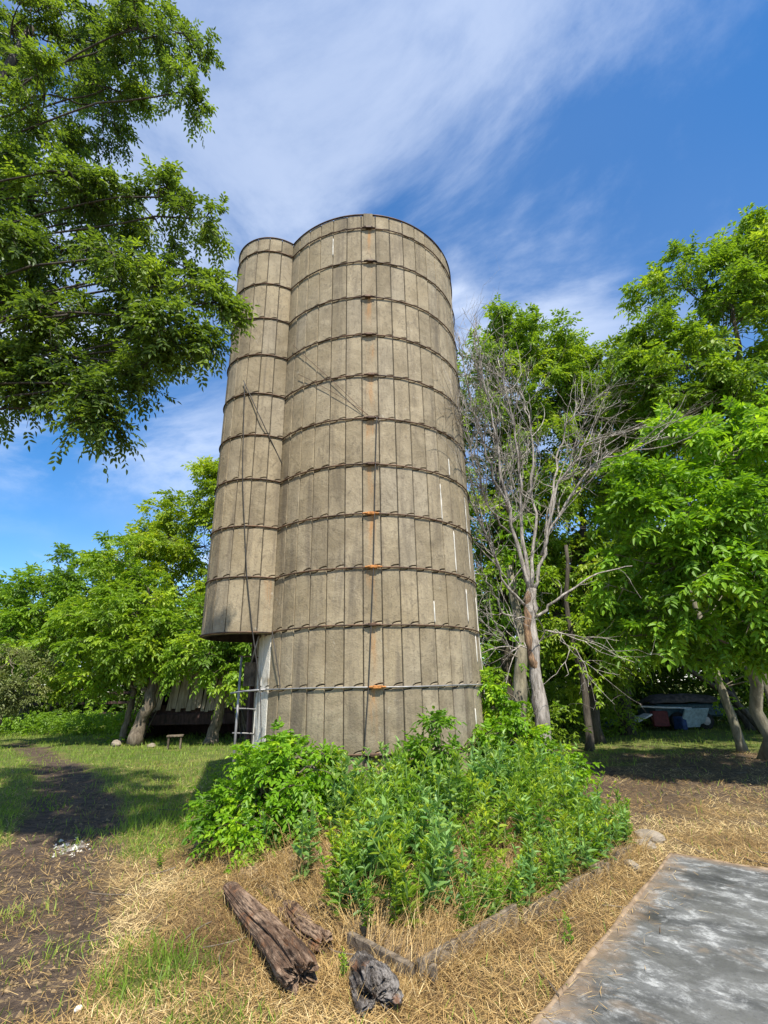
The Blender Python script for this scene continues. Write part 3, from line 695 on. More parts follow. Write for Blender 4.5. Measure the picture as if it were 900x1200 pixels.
mid1 = [(3.84,15.0,12.79,1.06),(4.85,15.0,13.52,1.07),(3.41,15.5,10.27,1.22),(4.88,15.0,10.97,1.44),(4.12,15.5,8.27,1.46),(3.23,15.0,6.01,1.22),(4.7,15.5,5.83,1.25),(3.58,15.0,4.1,1.17),(2.68,15.0,2.61,0.88),(4.58,15.5,2.61,0.91),(1.62,15.5,11.01,1.54),(1.43,15.5,7.09,1.71)]
mid2 = [(8.3,15.4,11.6,1.2),(8.6,15.6,9.2,1.3),(7.9,15.5,13.0,0.9),(5.88,14.5,12.91,1.03),(7.12,15.0,12.89,1.12),(6.22,15.0,10.94,1.44),(7.51,15.0,10.57,1.31),(5.39,14.5,8.1,1.38),(7.03,15.0,7.68,1.35),(5.89,15.0,5.67,1.35),(6.9,14.5,4.97,1.23),(5.07,15.0,3.56,1.03),(6.52,15.0,3.03,1.12),(5.98,15.5,2.2,0.8),(4.91,15.0,14.09,0.7)]
mid3 = [(9.88,17.0,13.73,1.19),(10.38,17.0,10.95,1.5),(8.99,17.0,8.81,1.54),(9.85,17.0,6.78,1.54),(8.46,17.0,4.34,1.41),(9.93,17.0,4.31,1.41),(12.2,17.5,8.96,1.65),(12.64,17.5,5.58,1.86),(12.9,17.3,4.2,1.3)]
lA = [(-8.4,22.0,10.72,1.24),(-9.77,22.5,9.83,1.33),(-10.15,22.0,7.97,1.43),(-8.36,22.0,7.93,1.59),(-7.06,22.5,9.77,1.66),(-6.23,22.0,5.9,1.92),(-9.08,22.0,5.57,1.53),(-11.61,22.5,8.15,1.06),(-7.88,22.0,11.38,0.83),(-4.9,22.5,8.0,2.43)]
lB = [(-10.48,19.5,6.56,1.18),(-11.05,19.0,5.43,1.2),(-9.04,18.5,4.65,1.28),(-9.89,18.0,3.67,1.35),(-8.09,17.5,3.3,1.18),(-11.58,19.0,3.81,1.17),(-9.7,17.5,2.34,0.7),(-7.61,18.0,3.78,0.92),(-11.61,18.5,2.26,0.55),(-8.63,17.0,2.71,0.74)]
lC = [(-5.88,17.0,3.63,0.99),(-6.3,16.5,2.64,0.66),(-5.12,16.6,2.35,0.77),(-5.16,17.0,3.76,0.87),(-4.41,17.2,2.64,0.86),(-5.08,17.5,4.71,0.91)]
lD = [(-17.62,25.0,6.7,1.32),(-16.81,25.5,7.69,1.36),(-18.84,25.0,6.29,1.31),(-16.49,24.5,4.9,1.68),(-18.12,24.0,4.47,1.47),(-15.87,25.5,6.31,1.51),(-20.81,25.0,5.47,1.73),(-16.63,24.0,3.26,1.21)]
lE = [(-13.29,18.0,2.71,0.78),(-12.12,17.5,2.11,0.58),(-13.01,17.0,1.99,0.84),(-12.21,17.0,1.58,0.56),(-12.51,18.5,2.87,0.5)]
def G0(x, y): return float(gh(np.array([x]), np.array([y]))[0])
make_tree('ash_tree', 'leafy tree overhanging from the upper left, dark leaves against the sky', 'tree',
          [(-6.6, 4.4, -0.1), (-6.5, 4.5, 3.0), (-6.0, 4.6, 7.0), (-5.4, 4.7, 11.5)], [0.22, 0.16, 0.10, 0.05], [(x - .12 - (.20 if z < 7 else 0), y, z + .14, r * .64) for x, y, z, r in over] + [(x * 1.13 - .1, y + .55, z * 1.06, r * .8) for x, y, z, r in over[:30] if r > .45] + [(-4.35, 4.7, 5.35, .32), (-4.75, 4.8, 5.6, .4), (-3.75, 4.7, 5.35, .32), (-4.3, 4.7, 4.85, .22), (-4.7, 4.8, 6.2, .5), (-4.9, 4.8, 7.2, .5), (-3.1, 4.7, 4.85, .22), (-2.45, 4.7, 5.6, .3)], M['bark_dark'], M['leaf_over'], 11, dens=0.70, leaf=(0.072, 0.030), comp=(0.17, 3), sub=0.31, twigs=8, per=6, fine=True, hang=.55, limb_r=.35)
make_tree('tall_tree', 'tallest tree at the right edge, its crown cut by the frame', 'tree',
          [(10.6, 12.9, -0.1), (10.5, 12.8, 4), (10.6, 12.5, 9), (11, 12.3, 13)], [0.2, 0.15, 0.1, 0.04], [(x, y, z, r * 1.15) for x, y, z, r in rtall], M['bark'], M['leaf_mid'], 12, dens=0.85, leaf=(0.16, 0.07), comp=(0.30, 3), sub=0.46, twigs=8, per=4)
make_tree('walnut_tree', 'bright green tree at right with large drooping leaves and slender leaning trunk', 'tree',
          [(7.95, 11.6, -0.1), (7.6, 10.8, 2.2), (7.0, 9.6, 4.5), (6.9, 9.3, 6.0)], [0.14, 0.11, 0.07, 0.03], rnear, M['bark_pale'], M['leaf_near'], 13, dens=0.75, leaf=(0.15, 0.062), comp=(0.30, 3), sub=0.36, twigs=7, per=4, fine=True, tilt=0.06)
make_tree('elm_tree', 'green tree rising behind the bare tree, next to the silo', 'tree',
          [(3.6, 15.4, -0.1), (3.7, 15.3, 4), (3.9, 15.2, 9), (4.2, 15.1, 12.5)], [0.2, 0.16, 0.1, 0.04], [(x, y, z, r * 1.15) for x, y, z, r in mid1], M['bark_dark'], M['leaf_mid'], 14, dens=0.9, leaf=(0.16, 0.075), comp=(0.32, 3), sub=0.50, twigs=8, per=4)
make_tree('elm_tree', 'light green tree behind the right side of the bare tree, dark forked trunk', 'tree',
          [(5.85, 15.2, -0.1), (5.95, 15.1, 2.2), (6.3, 15.0, 6), (6.6, 15.0, 11.5)], [0.2, 0.15, 0.1, 0.04], [(x, y, z, r * 1.15) for x, y, z, r in mid2], M['bark_dark'], M['leaf_mid'], 15, dens=0.95, leaf=(0.16, 0.075), comp=(0.32, 3), sub=0.50, twigs=8, per=4, tilt=0.08,
          extra=[([(5.95, 15.1, 1.6), (5.5, 15.0, 3.2), (5.1, 15.0, 5)], (0.11, 0.05))])
make_tree('elm_tree', 'tree deep in shade behind the blue panel and tarped trailer', 'tree',
          [(7.9, 17.8, -0.1), (8.3, 17.6, 4), (9.5, 17.2, 9), (10.1, 17.1, 12)], [0.22, 0.16, 0.1, 0.04], [(x, y, z, r * 1.15) for x, y, z, r in mid3], M['bark_dark'], M['leaf_mid'], 16, dens=0.95, leaf=(0.17, 0.08), comp=(0.34, 3), sub=0.55, twigs=8, per=4)
make_tree('maple_tree', 'tallest tree at left, directly beside the silo chute', 'tree',
          [(-8.2, 22.6, -0.1), (-8.2, 22.5, 4), (-8.1, 22.3, 8), (-8, 22.1, 10.5)], [0.25, 0.18, 0.1, 0.05], [(x, y, z, r * 1.15) for x, y, z, r in lA], M['bark_dark'], M['leaf_left'], 17, dens=0.80, leaf=(0.19, 0.095), comp=(0.38, 3), sub=0.62, twigs=8, per=4)
make_tree('mulberry_tree', 'broad leafy tree with leaning pale trunk at the left end of the shed', 'tree',
          [(-8.15, 17.35, -0.05), (-7.98, 17.4, 1.3), (-7.85, 17.5, 2.4), (-8.5, 18.0, 4.6)], [0.23, 0.18, 0.14, 0.06], [(x, y, z, r * 1.15) for x, y, z, r in lB], M['bark'], M['leaf_left'], 18, dens=0.85, leaf=(0.17, 0.085), comp=(0.32, 3), sub=0.48, twigs=8, per=4, tilt=0.07)
make_tree('mulberry_tree', 'low leafy tree with leaning pale trunk between shed and silo', 'tree',
          [(-5.65, 17.1, -0.05), (-5.5, 17.2, 1.0), (-5.35, 17.2, 2.2), (-5.3, 17.2, 3.6)], [0.21, 0.15, 0.11, 0.05], [(x, y, z, r * 1.15) for x, y, z, r in lC], M['bark'], M['leaf_left'], 19, dens=0.80, leaf=(0.16, 0.08), comp=(0.30, 3), sub=0.45, twigs=8, per=4)
make_tree('maple_tree', 'rounded tree at the far left behind the rail fence', 'tree',
          [(-17.5, 25.4, -0.1), (-17.5, 25.3, 2.5), (-17.4, 25.1, 6)], [0.22, 0.16, 0.06], [(x, y, z, r * 1.15) for x, y, z, r in lD], M['bark_dark'], M['leaf_left'], 20, dens=0.75, leaf=(0.20, 0.10), comp=(0.40, 3), sub=0.62, twigs=8, per=4, tilt=-0.05)
make_tree('olive_shrub', 'dull olive green bush at the left edge beside the rail fence', 'bush',
          [(-12.9, 17.5, -0.05), (-12.8, 17.5, 0.8), (-12.7, 17.6, 2.0)], [0.05, 0.04, 0.02], lE, M['bark'], M['leaf_olive'], 21, dens=0.6, leaf=(0.12, 0.05), comp=(0.26, 3), sub=0.36, twigs=8, per=4)
# slender bare trunks of the right-hand thicket
def thin_trunk(label, pts, r, mat):
    rng = np.random.default_rng(int(abs(pts[0][0] * 100)))
    p = np.array(pts, float); t = np.linspace(0, 1, 14); q = np.stack([np.interp(t, np.linspace(0, 1, len(p)), p[:, i]) for i in range(3)], -1); q[1:-1] += rng.normal(0, .025, (12, 3))
    root = empty('slender_tree', q[0]); tag(root, label, 'tree', 'slender trunks in the right hand thicket')
    rr = np.linspace(r[0], r[1], 14); rr[0] *= 1.3; mb = tubes(MB(), q - q[0], rr, 8)
    nb = 6; a = q[rng.integers(5, 13, nb)]; d = norm(rng.normal(0, 1, (nb, 3)) + np.array([-.3, -.2, .6])); L_ = rng.uniform(.6, 1.5, nb)[:, None]
    e = a + d * L_; tubes(mb, bezier(a, a + d * L_ * .5 + np.array([0, 0, .1]), e, 6) - q[0], np.linspace(.02, .006, 6)[None].repeat(nb, 0), 5)
    mb.build('trunk', mat, root, True)
    cr = MB(); k = 26; pp = np.repeat(e, k // 2, 0); pp = pp + rng.normal(0, .22, pp.shape)
    sprays(cr, rng, pp - q[0], rng.normal(0, 1, pp.shape), np.full(len(pp), .5), .26, 3, .14, .065); cr.build('crown', M['leaf_near'], root)
thin_trunk('slender pale trunk leaning left in front of the tarped trailer', [(8.30, 12.8, -0.05), (8.2, 12.8, 1.2), (8.05, 12.8, 2.6), (7.95, 12.9, 4.4)], (0.11, 0.06), M['bark_pale'])
thin_trunk('straight pale trunk at the right edge of the picture', [(8.55, 11.9, -0.05), (8.6, 11.8, 2.0), (8.7, 11.7, 4.6)], (0.10, 0.06), M['bark_pale'])
thin_trunk('dark crooked trunk between bare tree and tarped trailer', [(5.0, 13.6, -0.05), (5.2, 13.7, 1.4), (5.0, 13.8, 3.2), (5.3, 13.9, 5.4)], (0.11, 0.05), M['bark_dark'])
thin_trunk('dark trunk just right of the tarped trailer, deep in the thicket', [(12.1, 18.0, -0.05), (11.6, 18.0, 1.6), (11.9, 18.0, 4)], (0.14, 0.07), M['bark_dark'])
thin_trunk('dark low trunk bent over the top of the tarped trailer', [(11.9, 17.0, -0.05), (11.0, 17.1, 1.2), (9.6, 17.2, 2.2), (8.6, 17.2, 3.6)], (0.12, 0.05), M['bark_dark'])
thin_trunk('dark trunk left of the shed under the mulberry leaves', [(-8.9, 17.9, -0.05), (-8.75, 17.9, 1.2), (-8.85, 18.0, 3)], (0.12, 0.07), M['bark'])
thin_trunk('pale stout trunk standing just behind the bare tree', [(2.75, 11.8, -0.05), (2.95, 11.9, 1.2), (3.2, 12.0, 2.7), (3.1, 12.1, 4.4)], (0.21, 0.08), M['bark_pale'])

# understorey and the woods beyond: read as one mass
def leaf_mass(name, label, boxes, n, leaf, mat, seed, dark=0.4):
    rng = np.random.default_rng(seed); mb = MB(); vol = np.array([abs((b[1] - b[0]) * (b[5] - b[4])) for b in boxes]); vol = vol / vol.sum()
    for b, w in zip(boxes, vol):
        m = int(n * w); x = rng.uniform(b[0], b[1], m); y = rng.uniform(b[2], b[3], m)
        top = b[5] * (0.60 + 0.55 * fbm(x, y * .3, 0.35, seed)); z = b[4] + (top - b[4]) * rng.uniform(0, 1, m) ** .8
        keep = fbm(x + z * .7, z - y * .4, 0.9, seed + 3) > 0.33
        P = np.stack([x, y, z], -1)[keep]
        ti = np.clip(dark + (fbm(P[:, 0], P[:, 2], 1.1, seed + 5) - .5) * 1.1, 0, 1)
        sprays(mb, rng, P, rng.normal(0, 1, P.shape) * np.array([1, 1, .5]), ti, leaf[0] * 2.0, 2, leaf[0], leaf[1])
    tag(mb.build(name, mat), label, 'foliage', kind='stuff')
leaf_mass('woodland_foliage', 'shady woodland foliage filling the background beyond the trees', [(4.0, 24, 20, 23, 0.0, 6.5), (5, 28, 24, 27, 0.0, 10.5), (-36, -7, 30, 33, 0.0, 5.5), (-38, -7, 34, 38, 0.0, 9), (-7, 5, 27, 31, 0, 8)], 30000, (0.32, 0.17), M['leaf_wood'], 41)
leaf_mass('understorey', 'low green undergrowth along the foot of the right hand trees', [(4.0, 8.2, 16.6, 18.5, 0, 2.2), (12.4, 19, 16.0, 19, 0, 2.6), (2.6, 4.6, 12.6, 15, 0, 1.3), (8, 13, 20.6, 22, 0, 3.6), (4, 8, 19, 21, 0, 4)], 7600, (0.12, 0.06), M['leaf_mid'], 42)
leaf_mass('fence_undergrowth', 'green undergrowth below the rail fence and trees at left', [(-21, -9.4, 21.5, 24.5, 0, 0.95), (-9.6, -8.4, 17.9, 18.8, 0, 0.8)], 2600, (0.14, 0.075), M['leaf_left'], 43)

# ------------------------------------------------------------------ the bare dead tree
def dead_tree():
    rng = np.random.default_rng(77)
    root = empty('bare_tree', (2.47, 8.75, 0)); tag(root, 'bare grey dead tree with fine tangled twigs at the right of the silo', 'tree')
    B = np.array([2.47, 8.75, 0.0])
    def poly(pts, r0, r1, k=14, wob=.02):
        p = np.array(pts, float); t = np.linspace(0, 1, k); q = np.stack([np.interp(t, np.linspace(0, 1, len(p)), p[:, i]) for i in range(3)], -1)
        for _ in range(2): q[1:-1] = (q[:-2] + 2 * q[1:-1] + q[2:]) / 4
        q[1:-1] += rng.normal(0, wob, (k - 2, 3)); return q, np.linspace(r0, r1, k)
    q, r = poly([(2.47, 8.75, -.1), (2.54, 8.75, 1.0), (2.50, 8.75, 1.8), (2.52, 8.75, 2.5), (2.60, 8.75, 3.2)], .125, .08, 18, .012)
    r *= 1 + .12 * rng.normal(0, 1, 18); tubes(MB(), q - B, r, 10).build('trunk', M['dead'], root, True)
    q2, r2 = poly([(2.50, 8.72, 1.75), (2.43, 8.70, 2.2), (2.45, 8.71, 2.7), (2.56, 8.73, 3.15)], .062, .058, 16, .012); r2 = r2 * (1 + .16 * rng.normal(0, 1, 16)); r2[0] = .03
    tubes(MB(), q2 - B, r2, 9).build('side_stem', M['dead_brown'], root, True)
    Fk = (2.58, 8.74, 3.1)
    L = [([Fk, (2.31, 8.6, 4.66), (2.15, 8.4, 6.4), (1.85, 8.1, 8.0)], .055, .010), ([Fk, (2.58, 8.65, 4.83), (2.60, 8.5, 6.4), (2.35, 8.3, 7.8)], .05, .010),
         ([Fk, (2.86, 8.8, 4.65), (3.05, 8.9, 6.4), (2.9, 8.9, 7.4)], .045, .010), ([Fk, (3.1, 8.7, 4.3), (3.9, 8.5, 5.5), (5.4, 8.3, 5.95)], .046, .009), ([(2.85, 8.72, 3.8), (3.3, 8.5, 5.2), (3.9, 8.3, 5.9), (4.9, 8.1, 6.1)], .04, .009),
         ([(3.0, 8.72, 4.2), (3.4, 8.8, 5.6), (3.7, 8.8, 6.6), (4.2, 8.8, 6.9)], .035, .008), ([(2.52, 8.74, 2.2), (2.8, 8.6, 2.5), (3.05, 8.5, 2.2), (2.9, 8.5, 1.7)], .018, .005),
         ([(2.45, 8.72, 2.9), (2.0, 8.5, 3.3), (1.7, 8.2, 4.2), (1.55, 8.0, 5.2)], .034, .007), ([(2.45, 8.72, 2.7), (2.0, 8.6, 2.75), (1.75, 8.4, 3.3), (1.6, 8.3, 3.6)], .024, .005), ([(2.3, 8.6, 4.6), (1.9, 8.2, 5.6), (1.6, 7.8, 6.6), (1.45, 7.5, 7.7)], .032, .007), ([(2.45, 8.72, 2.3), (2.1, 8.6, 2.1), (1.85, 8.5, 2.5)], .02, .005),
         ([(2.3, 8.6, 4.2), (1.85, 8.3, 4.6), (1.5, 7.7, 5.4), (1.3, 7.3, 6.0)], .024, .006)]
    lev = []
    for pts, a, b in L:
        q, r = poly(pts, a * .78, b * .85, 16, .026); tubes(MB(), q - B, r, 7).build('limb', M['dead'], root, True); lev.append((q, r))
    br = MB(); tw = MB()
    def kids(parents, n, lo, hi, r0, k, mb, spread, up):
        out = []
        for q, r in parents:
            ln_ = np.linalg.norm(q[-1] - q[0]); m = max(2, int(n * min(1.6, ln_ / 2.0 + .3)))
            u = rng.uniform(.22, 1, m) * (len(q) - 1); i = np.minimum(u.astype(int), len(q) - 2); f = (u - i)[:, None]
            s = q[i] * (1 - f) + q[i + 1] * f; d0 = norm(q[i + 1] - q[i])
            d = norm(d0 + rng.normal(0, spread, (m, 3)) + np.array([0, 0, up])); L_ = rng.uniform(lo, hi, (m, 1))
            e = s + d * L_; c = s + d * L_ * .5 + rng.normal(0, .13, (m, 3)) * L_ + np.array([0, 0, -.05]) * L_
            p = bezier(s, c, e, k); p[:, 1:] += rng.normal(0, .012, p[:, 1:].shape)
            rr = np.linspace(1, .35, k)[None] * np.minimum(r0, .8 * r[i])[:, None]
            tubes(mb, p - B, rr, 4 if r0 > .006 else 3, cap=False); out += [(p[j], rr[j]) for j in range(m)]
        return out
    low = [poly([(2.56, 8.74, 2.7), (3.1, 8.6, 3.05), (3.7, 8.5, 3.4), (4.3, 8.4, 3.5)], .028, .006, 16, .022)]; tubes(MB(), low[0][0] - B, low[0][1], 7).build('limb', M['dead'], root, True); kids(low, 3, .3, .7, .007, 6, br, .5, 0.1)
    b1 = kids(lev, 11, .6, 1.5, .011, 7, br, .42, .12)
    b1 += kids([lev[0], lev[1], lev[-2], lev[-1]], 14, .5, 1.2, .009, 7, br, .45, .1)
    b2 = kids(b1, 4, .3, .9, .006, 5, br, .5, .05)
    kids(b2, 3,   .15, .5, .0045, 4, tw, .6, .0)
    tag(br.build('branches', M['dead'], root), kind='stuff'); tag(tw.build('twigs', M['dead'], root), kind='stuff')
dead_tree()

# ------------------------------------------------------------------ shed, fence, trailer
def shed():
    rng = np.random.default_rng(3)
    root = empty('shed', (-7.0, 19.0, 0)); tag(root, 'ramshackle shed of vertical weathered planks, open and dark underneath', 'shed')
    O = np.array([-7.0, 19.0, 0])
    x = -8.6
    while x < -5.3:
        w = rng.uniform(.13, .20); h = 2.9 + rng.normal(0, .1); b = .98 + rng.normal(0, .05); t = rng.normal(0.10, .035)
        ax = np.array([[1, 0, 0], [0, 1, 0], [t, 0.05, 1]]); ax[2] /= np.linalg.norm(ax[2])
        if rng.random() > .08: box(MB(), np.array([x + w / 2 + t * .9, 18.5 + rng.normal(0, .012), (b + h) / 2]) - O, (w - .012, .025, h - b), axes=ax).build('plank', M['plank'], root)
        x += w
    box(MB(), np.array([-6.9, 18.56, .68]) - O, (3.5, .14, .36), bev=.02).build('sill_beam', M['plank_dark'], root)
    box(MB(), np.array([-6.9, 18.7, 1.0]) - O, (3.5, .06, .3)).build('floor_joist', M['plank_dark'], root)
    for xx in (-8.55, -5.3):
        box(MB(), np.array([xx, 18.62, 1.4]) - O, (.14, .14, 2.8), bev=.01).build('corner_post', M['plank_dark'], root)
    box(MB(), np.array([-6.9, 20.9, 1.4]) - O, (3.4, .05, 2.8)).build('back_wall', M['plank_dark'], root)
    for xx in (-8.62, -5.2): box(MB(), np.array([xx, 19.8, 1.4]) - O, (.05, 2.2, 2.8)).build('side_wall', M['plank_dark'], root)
    ax = np.array([[1, 0, 0], [0, .97, .24], [0, -.24, .97]])
    box(MB(), np.array([-6.9, 19.7, 3.15]) - O, (3.9, 2.9, .06), axes=ax).build('roof', M['plank'], root)
    for k in range(5):
        p0 = np.array([-8.9 + .12 * k, 18.1 + .05 * k, 0.0]); p1 = p0 + np.array([rng.uniform(.1, .5), .3, rng.uniform(1.2, 1.7)])
        o = tubes(MB(), np.stack([p0, p1]) , np.array([.025, .02]), 6).build('leaning_pole', M['bark'], None, True)
        tag(o, 'thin pole leaning on the left end of the shed', 'pole', 'poles leaning on the shed')
    for k in range(4):
        p0 = np.array([-5.0 + .16 * k, 17.7 - .05 * k, 0.0]); p1 = p0 + np.array([-rng.uniform(.2, .5), .3, rng.uniform(.9, 1.5)])
        o = tubes(MB(), np.stack([p0, p1]), np.array([.022, .016]), 6).build('leaning_pole', M['bark'], None, True)
        tag(o, 'thin pole leaning beside the tree between shed and silo', 'pole', 'poles leaning beside the shed tree')
shed()
def stool():
    root = empty('wooden_stool', (-6.34, 15.95, G0(-6.34, 15.95))); root.rotation_euler = (0, 0, .3); tag(root, 'small low wooden stool in the grass in front of the shed', 'stool')
    box(MB(), (0, 0, .36), (.46, .24, .05), bev=.008).build('seat', M['board'], root)
    for sx in (-.17, .17):
        for sy in (-.07, .07): box(MB(), (sx, sy, .165), (.05, .05, .34), bev=.005).build('leg', M['board'], root)
stool()
def fence():
    root = empty('rail_fence', (-17, 27, 0)); tag(root, 'dark wooden post and rail fence under the trees at far left', 'fence')
    O = np.array([-17, 27, 0])
    xs = [-21.5, -19.4, -17.3, -15.2, -13.1]
    for x in xs: box(MB(), np.array([x, 27, .8]) - O, (.15, .13, 1.7), bev=.012).build('post', M['plank_dark'], root)
    for a, b in zip(xs[:-1], xs[1:]):
        for z in (1.58, 1.12, .62): box(MB(), np.array([(a + b) / 2, 26.9, z]) - O, (b - a - .02, .06, .12), bev=.008).build('rail', M['plank_dark'], root)
fence()
def trailer():
    root = empty('tarped_trailer', (10.6, 19.2, 0)); tag(root, 'dark teal trailer under a sagging tarp, parked beneath the right hand trees', 'trailer')
    box(MB(), (0, 0, .62), (2.6, 1.3, .42), bev=.05).build('body', M['teal'], root)
    nx, ny = 22, 12; X, Y = np.meshgrid(np.linspace(-1.38, 1.38, nx), np.linspace(-.72, .72, ny))
    Z = .86 + .30 * np.clip(1 - (X / 1.4) ** 4, 0, 1) * np.clip(1 - (Y / .74) ** 4, 0, 1) + (fbm(X, Y, 2.3, 4) - .5) * .14
    idx = np.arange(nx * ny).reshape(ny, nx); q = np.stack([idx[:-1, :-1], idx[:-1, 1:], idx[1:, 1:], idx[1:, :-1]], -1).reshape(-1, 4)
    tp = MB().add(np.stack([X, Y, Z], -1).reshape(-1, 3), q).build('tarp', M['tarp'], root, True)
    sm = tp.modifiers.new('thick', 'SOLIDIFY'); sm.thickness = .012
    for sx in (-.55, .35):
        for sy in (-.68, .68):
            w = MB(); a = np.arange(20) * 2 * np.pi / 20
            for r0, y0, y1 in ((.29, -.09, .09),):
                tubes(w, np.array([[sx, sy - .09, .29], [sx, sy - .05, .29], [sx, sy + .05, .29], [sx, sy + .09, .29]]), np.array([.25, .29, .29, .25]), 20)
            wo = w.build('tyre', M['tyre'], root, True)
            tubes(MB(), np.array([[sx, sy - .1, .29], [sx, sy + .1, .29]]), np.array([.14, .14]), 14).build('rim', M['galv'], wo)
    tubes(MB(), np.array([[-1.3, 0, .45], [-2.3, -.1, .40]]), np.array([.04, .035]), 8).build('drawbar', M['galv'], root, True)
    o = MB(); ax = np.array([[.98, .2, 0], [0.0, .55, -.83], [-.17, .81, .55]])
    ax[1] = np.cross(ax[2], ax[0]); ax = norm(ax)
    box(o, (10.45, 18.25, .40), (.95, .72, .04), axes=ax, bev=.006); tag(o.build('blue_panel', M['paleblue']), 'pale blue flat panel leaning against the tarped trailer', 'panel')
    tag(box(MB(), (9.98, 18.35, .24), (.22, .4, .42), rz=.4, bev=.03).build('plastic_crate', M['blue']), 'deep blue plastic tub at the left edge of the pale panel', 'tub')
    tag(box(MB(), (9.45, 18.6, .38), (.5, .4, .5), rz=-.3, bev=.03).build('metal_box', M['red']), 'faded dark red metal box left of the tarped trailer', 'box')
    tag(tubes(MB(), np.array([[8.6, 18.2, .80], [9.6, 18.3, .74], [10.5, 18.4, .70]]), np.full(3, .03), 7).build('pale_pipe', M['paint_white'], smooth=True), 'long pale pipe lying across the red box by the trailer', 'pipe')
    ax2 = norm(np.array([[.9, .1, .35], [-.1, 1, 0], [-.35, 0, .9]]))
    tag(box(MB(), (8.75, 18.5, .42), (.62, .5, .05), axes=ax2, bev=.006).build('scrap_sheet', M['paint_white']), 'tilted dirty white metal sheet left of the red box', 'sheet')
    tag(box(MB(), (8.0, 18.9, .32), (.9, .5, .06), axes=ax2, bev=.006).build('scrap_sheet', M['teal']), 'tilted dark teal scrap sheet at the left end of the junk', 'sheet')
trailer()

# ------------------------------------------------------------------ slab, stones, logs, edging
def slab():
    a = np.array([2.67, 5.52]); d = norm(np.array([.76 - 2.67, 3.17 - 5.52])); ex = np.array([-d[1], d[0]])
    if ex[0] < 0: ex = -ex
    # local X across (to the right), local Y along the left edge away from the camera
    root = empty('metal_sheet_slab', (a[0], a[1], 0.05)); rz = math.atan2(ex[1], ex[0]); root.rotation_euler = (0, 0, rz)
    tag(root, 'weathered grey slab with white smears and brown rim, lying at lower right', 'slab')
    W_, L_ = 2.4, 4.2
    nx, ny = 30, 44; X, Y = np.meshgrid(np.linspace(0.012, W_, nx), np.linspace(-L_, -0.012, ny)); Z = (fbm(X, Y, 1.2, 8) - .5) * .02
    idx = np.arange(nx * ny).reshape(ny, nx); q = np.stack([idx[:-1, :-1], idx[:-1, 1:], idx[1:, 1:], idx[1:, :-1]], -1).reshape(-1, 4)
    mb = MB().add(np.stack([X, Y, Z + .004], -1).reshape(-1, 3), q)
    mb.build('top_sheet', M['slab'], root, True)
    box(MB(), (W_ / 2, -L_ / 2, -.05), (W_ - .01, L_ - .01, .07)).build('core', M['slab_rim'], root)
    def rim(p0, p1):
        t = np.linspace(0, 1, 70)[:, None]; p = np.array(p0) * (1 - t) + np.array(p1) * t; p[:, 2] += .004 * np.sin(t[:, 0] * 25); p[:, :2] += (fbm(t[:, 0] * 30, t[:, 0] * 3, 1.0, 5)[:, None] - .5) * .022; r = .020 + .012 * (fbm(t[:, 0] * 40, 0 * t[:, 0], 1.0, 6) - .3)
        return tubes(MB(), p, r, 7)
    rim((0, 0.006, -.012), (0, -L_, -.012)).build('rim', M['slab_rim'], root, True)
    rim((0.02, 0, -.012), (W_, 0, -.012)).build('rim', M['slab_rim'], root, True)
slab()
def rock(label, x, y, s, seed, mat='stone'):
    rng = np.random.default_rng(seed); n, m = 10, 7; u, v = np.meshgrid(np.arange(n) * 2 * np.pi / n, np.linspace(.12, np.pi - .12, m))
    d = np.stack([np.sin(v) * np.cos(u), np.sin(v) * np.sin(u), np.cos(v)], -1)
    r = 1 + .5 * (fbm(u + seed, v, 1.1, seed) - .5) + rng.normal(0, .05, u.shape)
    V = d * r[..., None] * np.array(s); idx = np.arange(n * m).reshape(m, n); nx = np.roll(idx, -1, 1)
    q = np.stack([idx[:-1], idx[1:], nx[1:], nx[:-1]], -1).reshape(-1, 4)
    mb = MB().add(V.reshape(-1, 3), q, [[idx[0, 0], idx[0, j], idx[0, j + 1]] for j in range(1, n - 1)] + [[idx[-1, 0], idx[-1, j + 1], idx[-1, j]] for j in range(1, n - 1)])
    o = mb.build('stone', M[mat]); o.location = (x, y, G0(x, y) + s[2] * .45); o.rotation_euler = (0, 0, rng.uniform(0, 6)); tag(o, label, 'stone')
rock('pale flat stone just beyond the corner of the grey slab', 2.52, 5.78, (.13, .09, .06), 1)
rock('larger rounded stone between grey slab corner and raised bed', 2.72, 6.02, (.15, .10, .07), 2)
rock('small stone at the right end of the bed edging', 2.18, 5.30, (.09, .06, .045), 3)
rock('small white stone on the dark soil at lower left', -1.75, 3.48, (.026, .02, .014), 4, 'white_mortar')
rock('flat pale stone at the bottom left corner of the picture', -1.66, 3.17, (.085, .05, .025), 5, 'white_mortar')
rock('dark stone at the foot of the leaning shed tree', -8.6, 17.0, (.2, .15, .12), 6)
rock('grey stone in the grass between the leaning tree and the stool', -7.3, 16.6, (.2, .13, .09), 7)

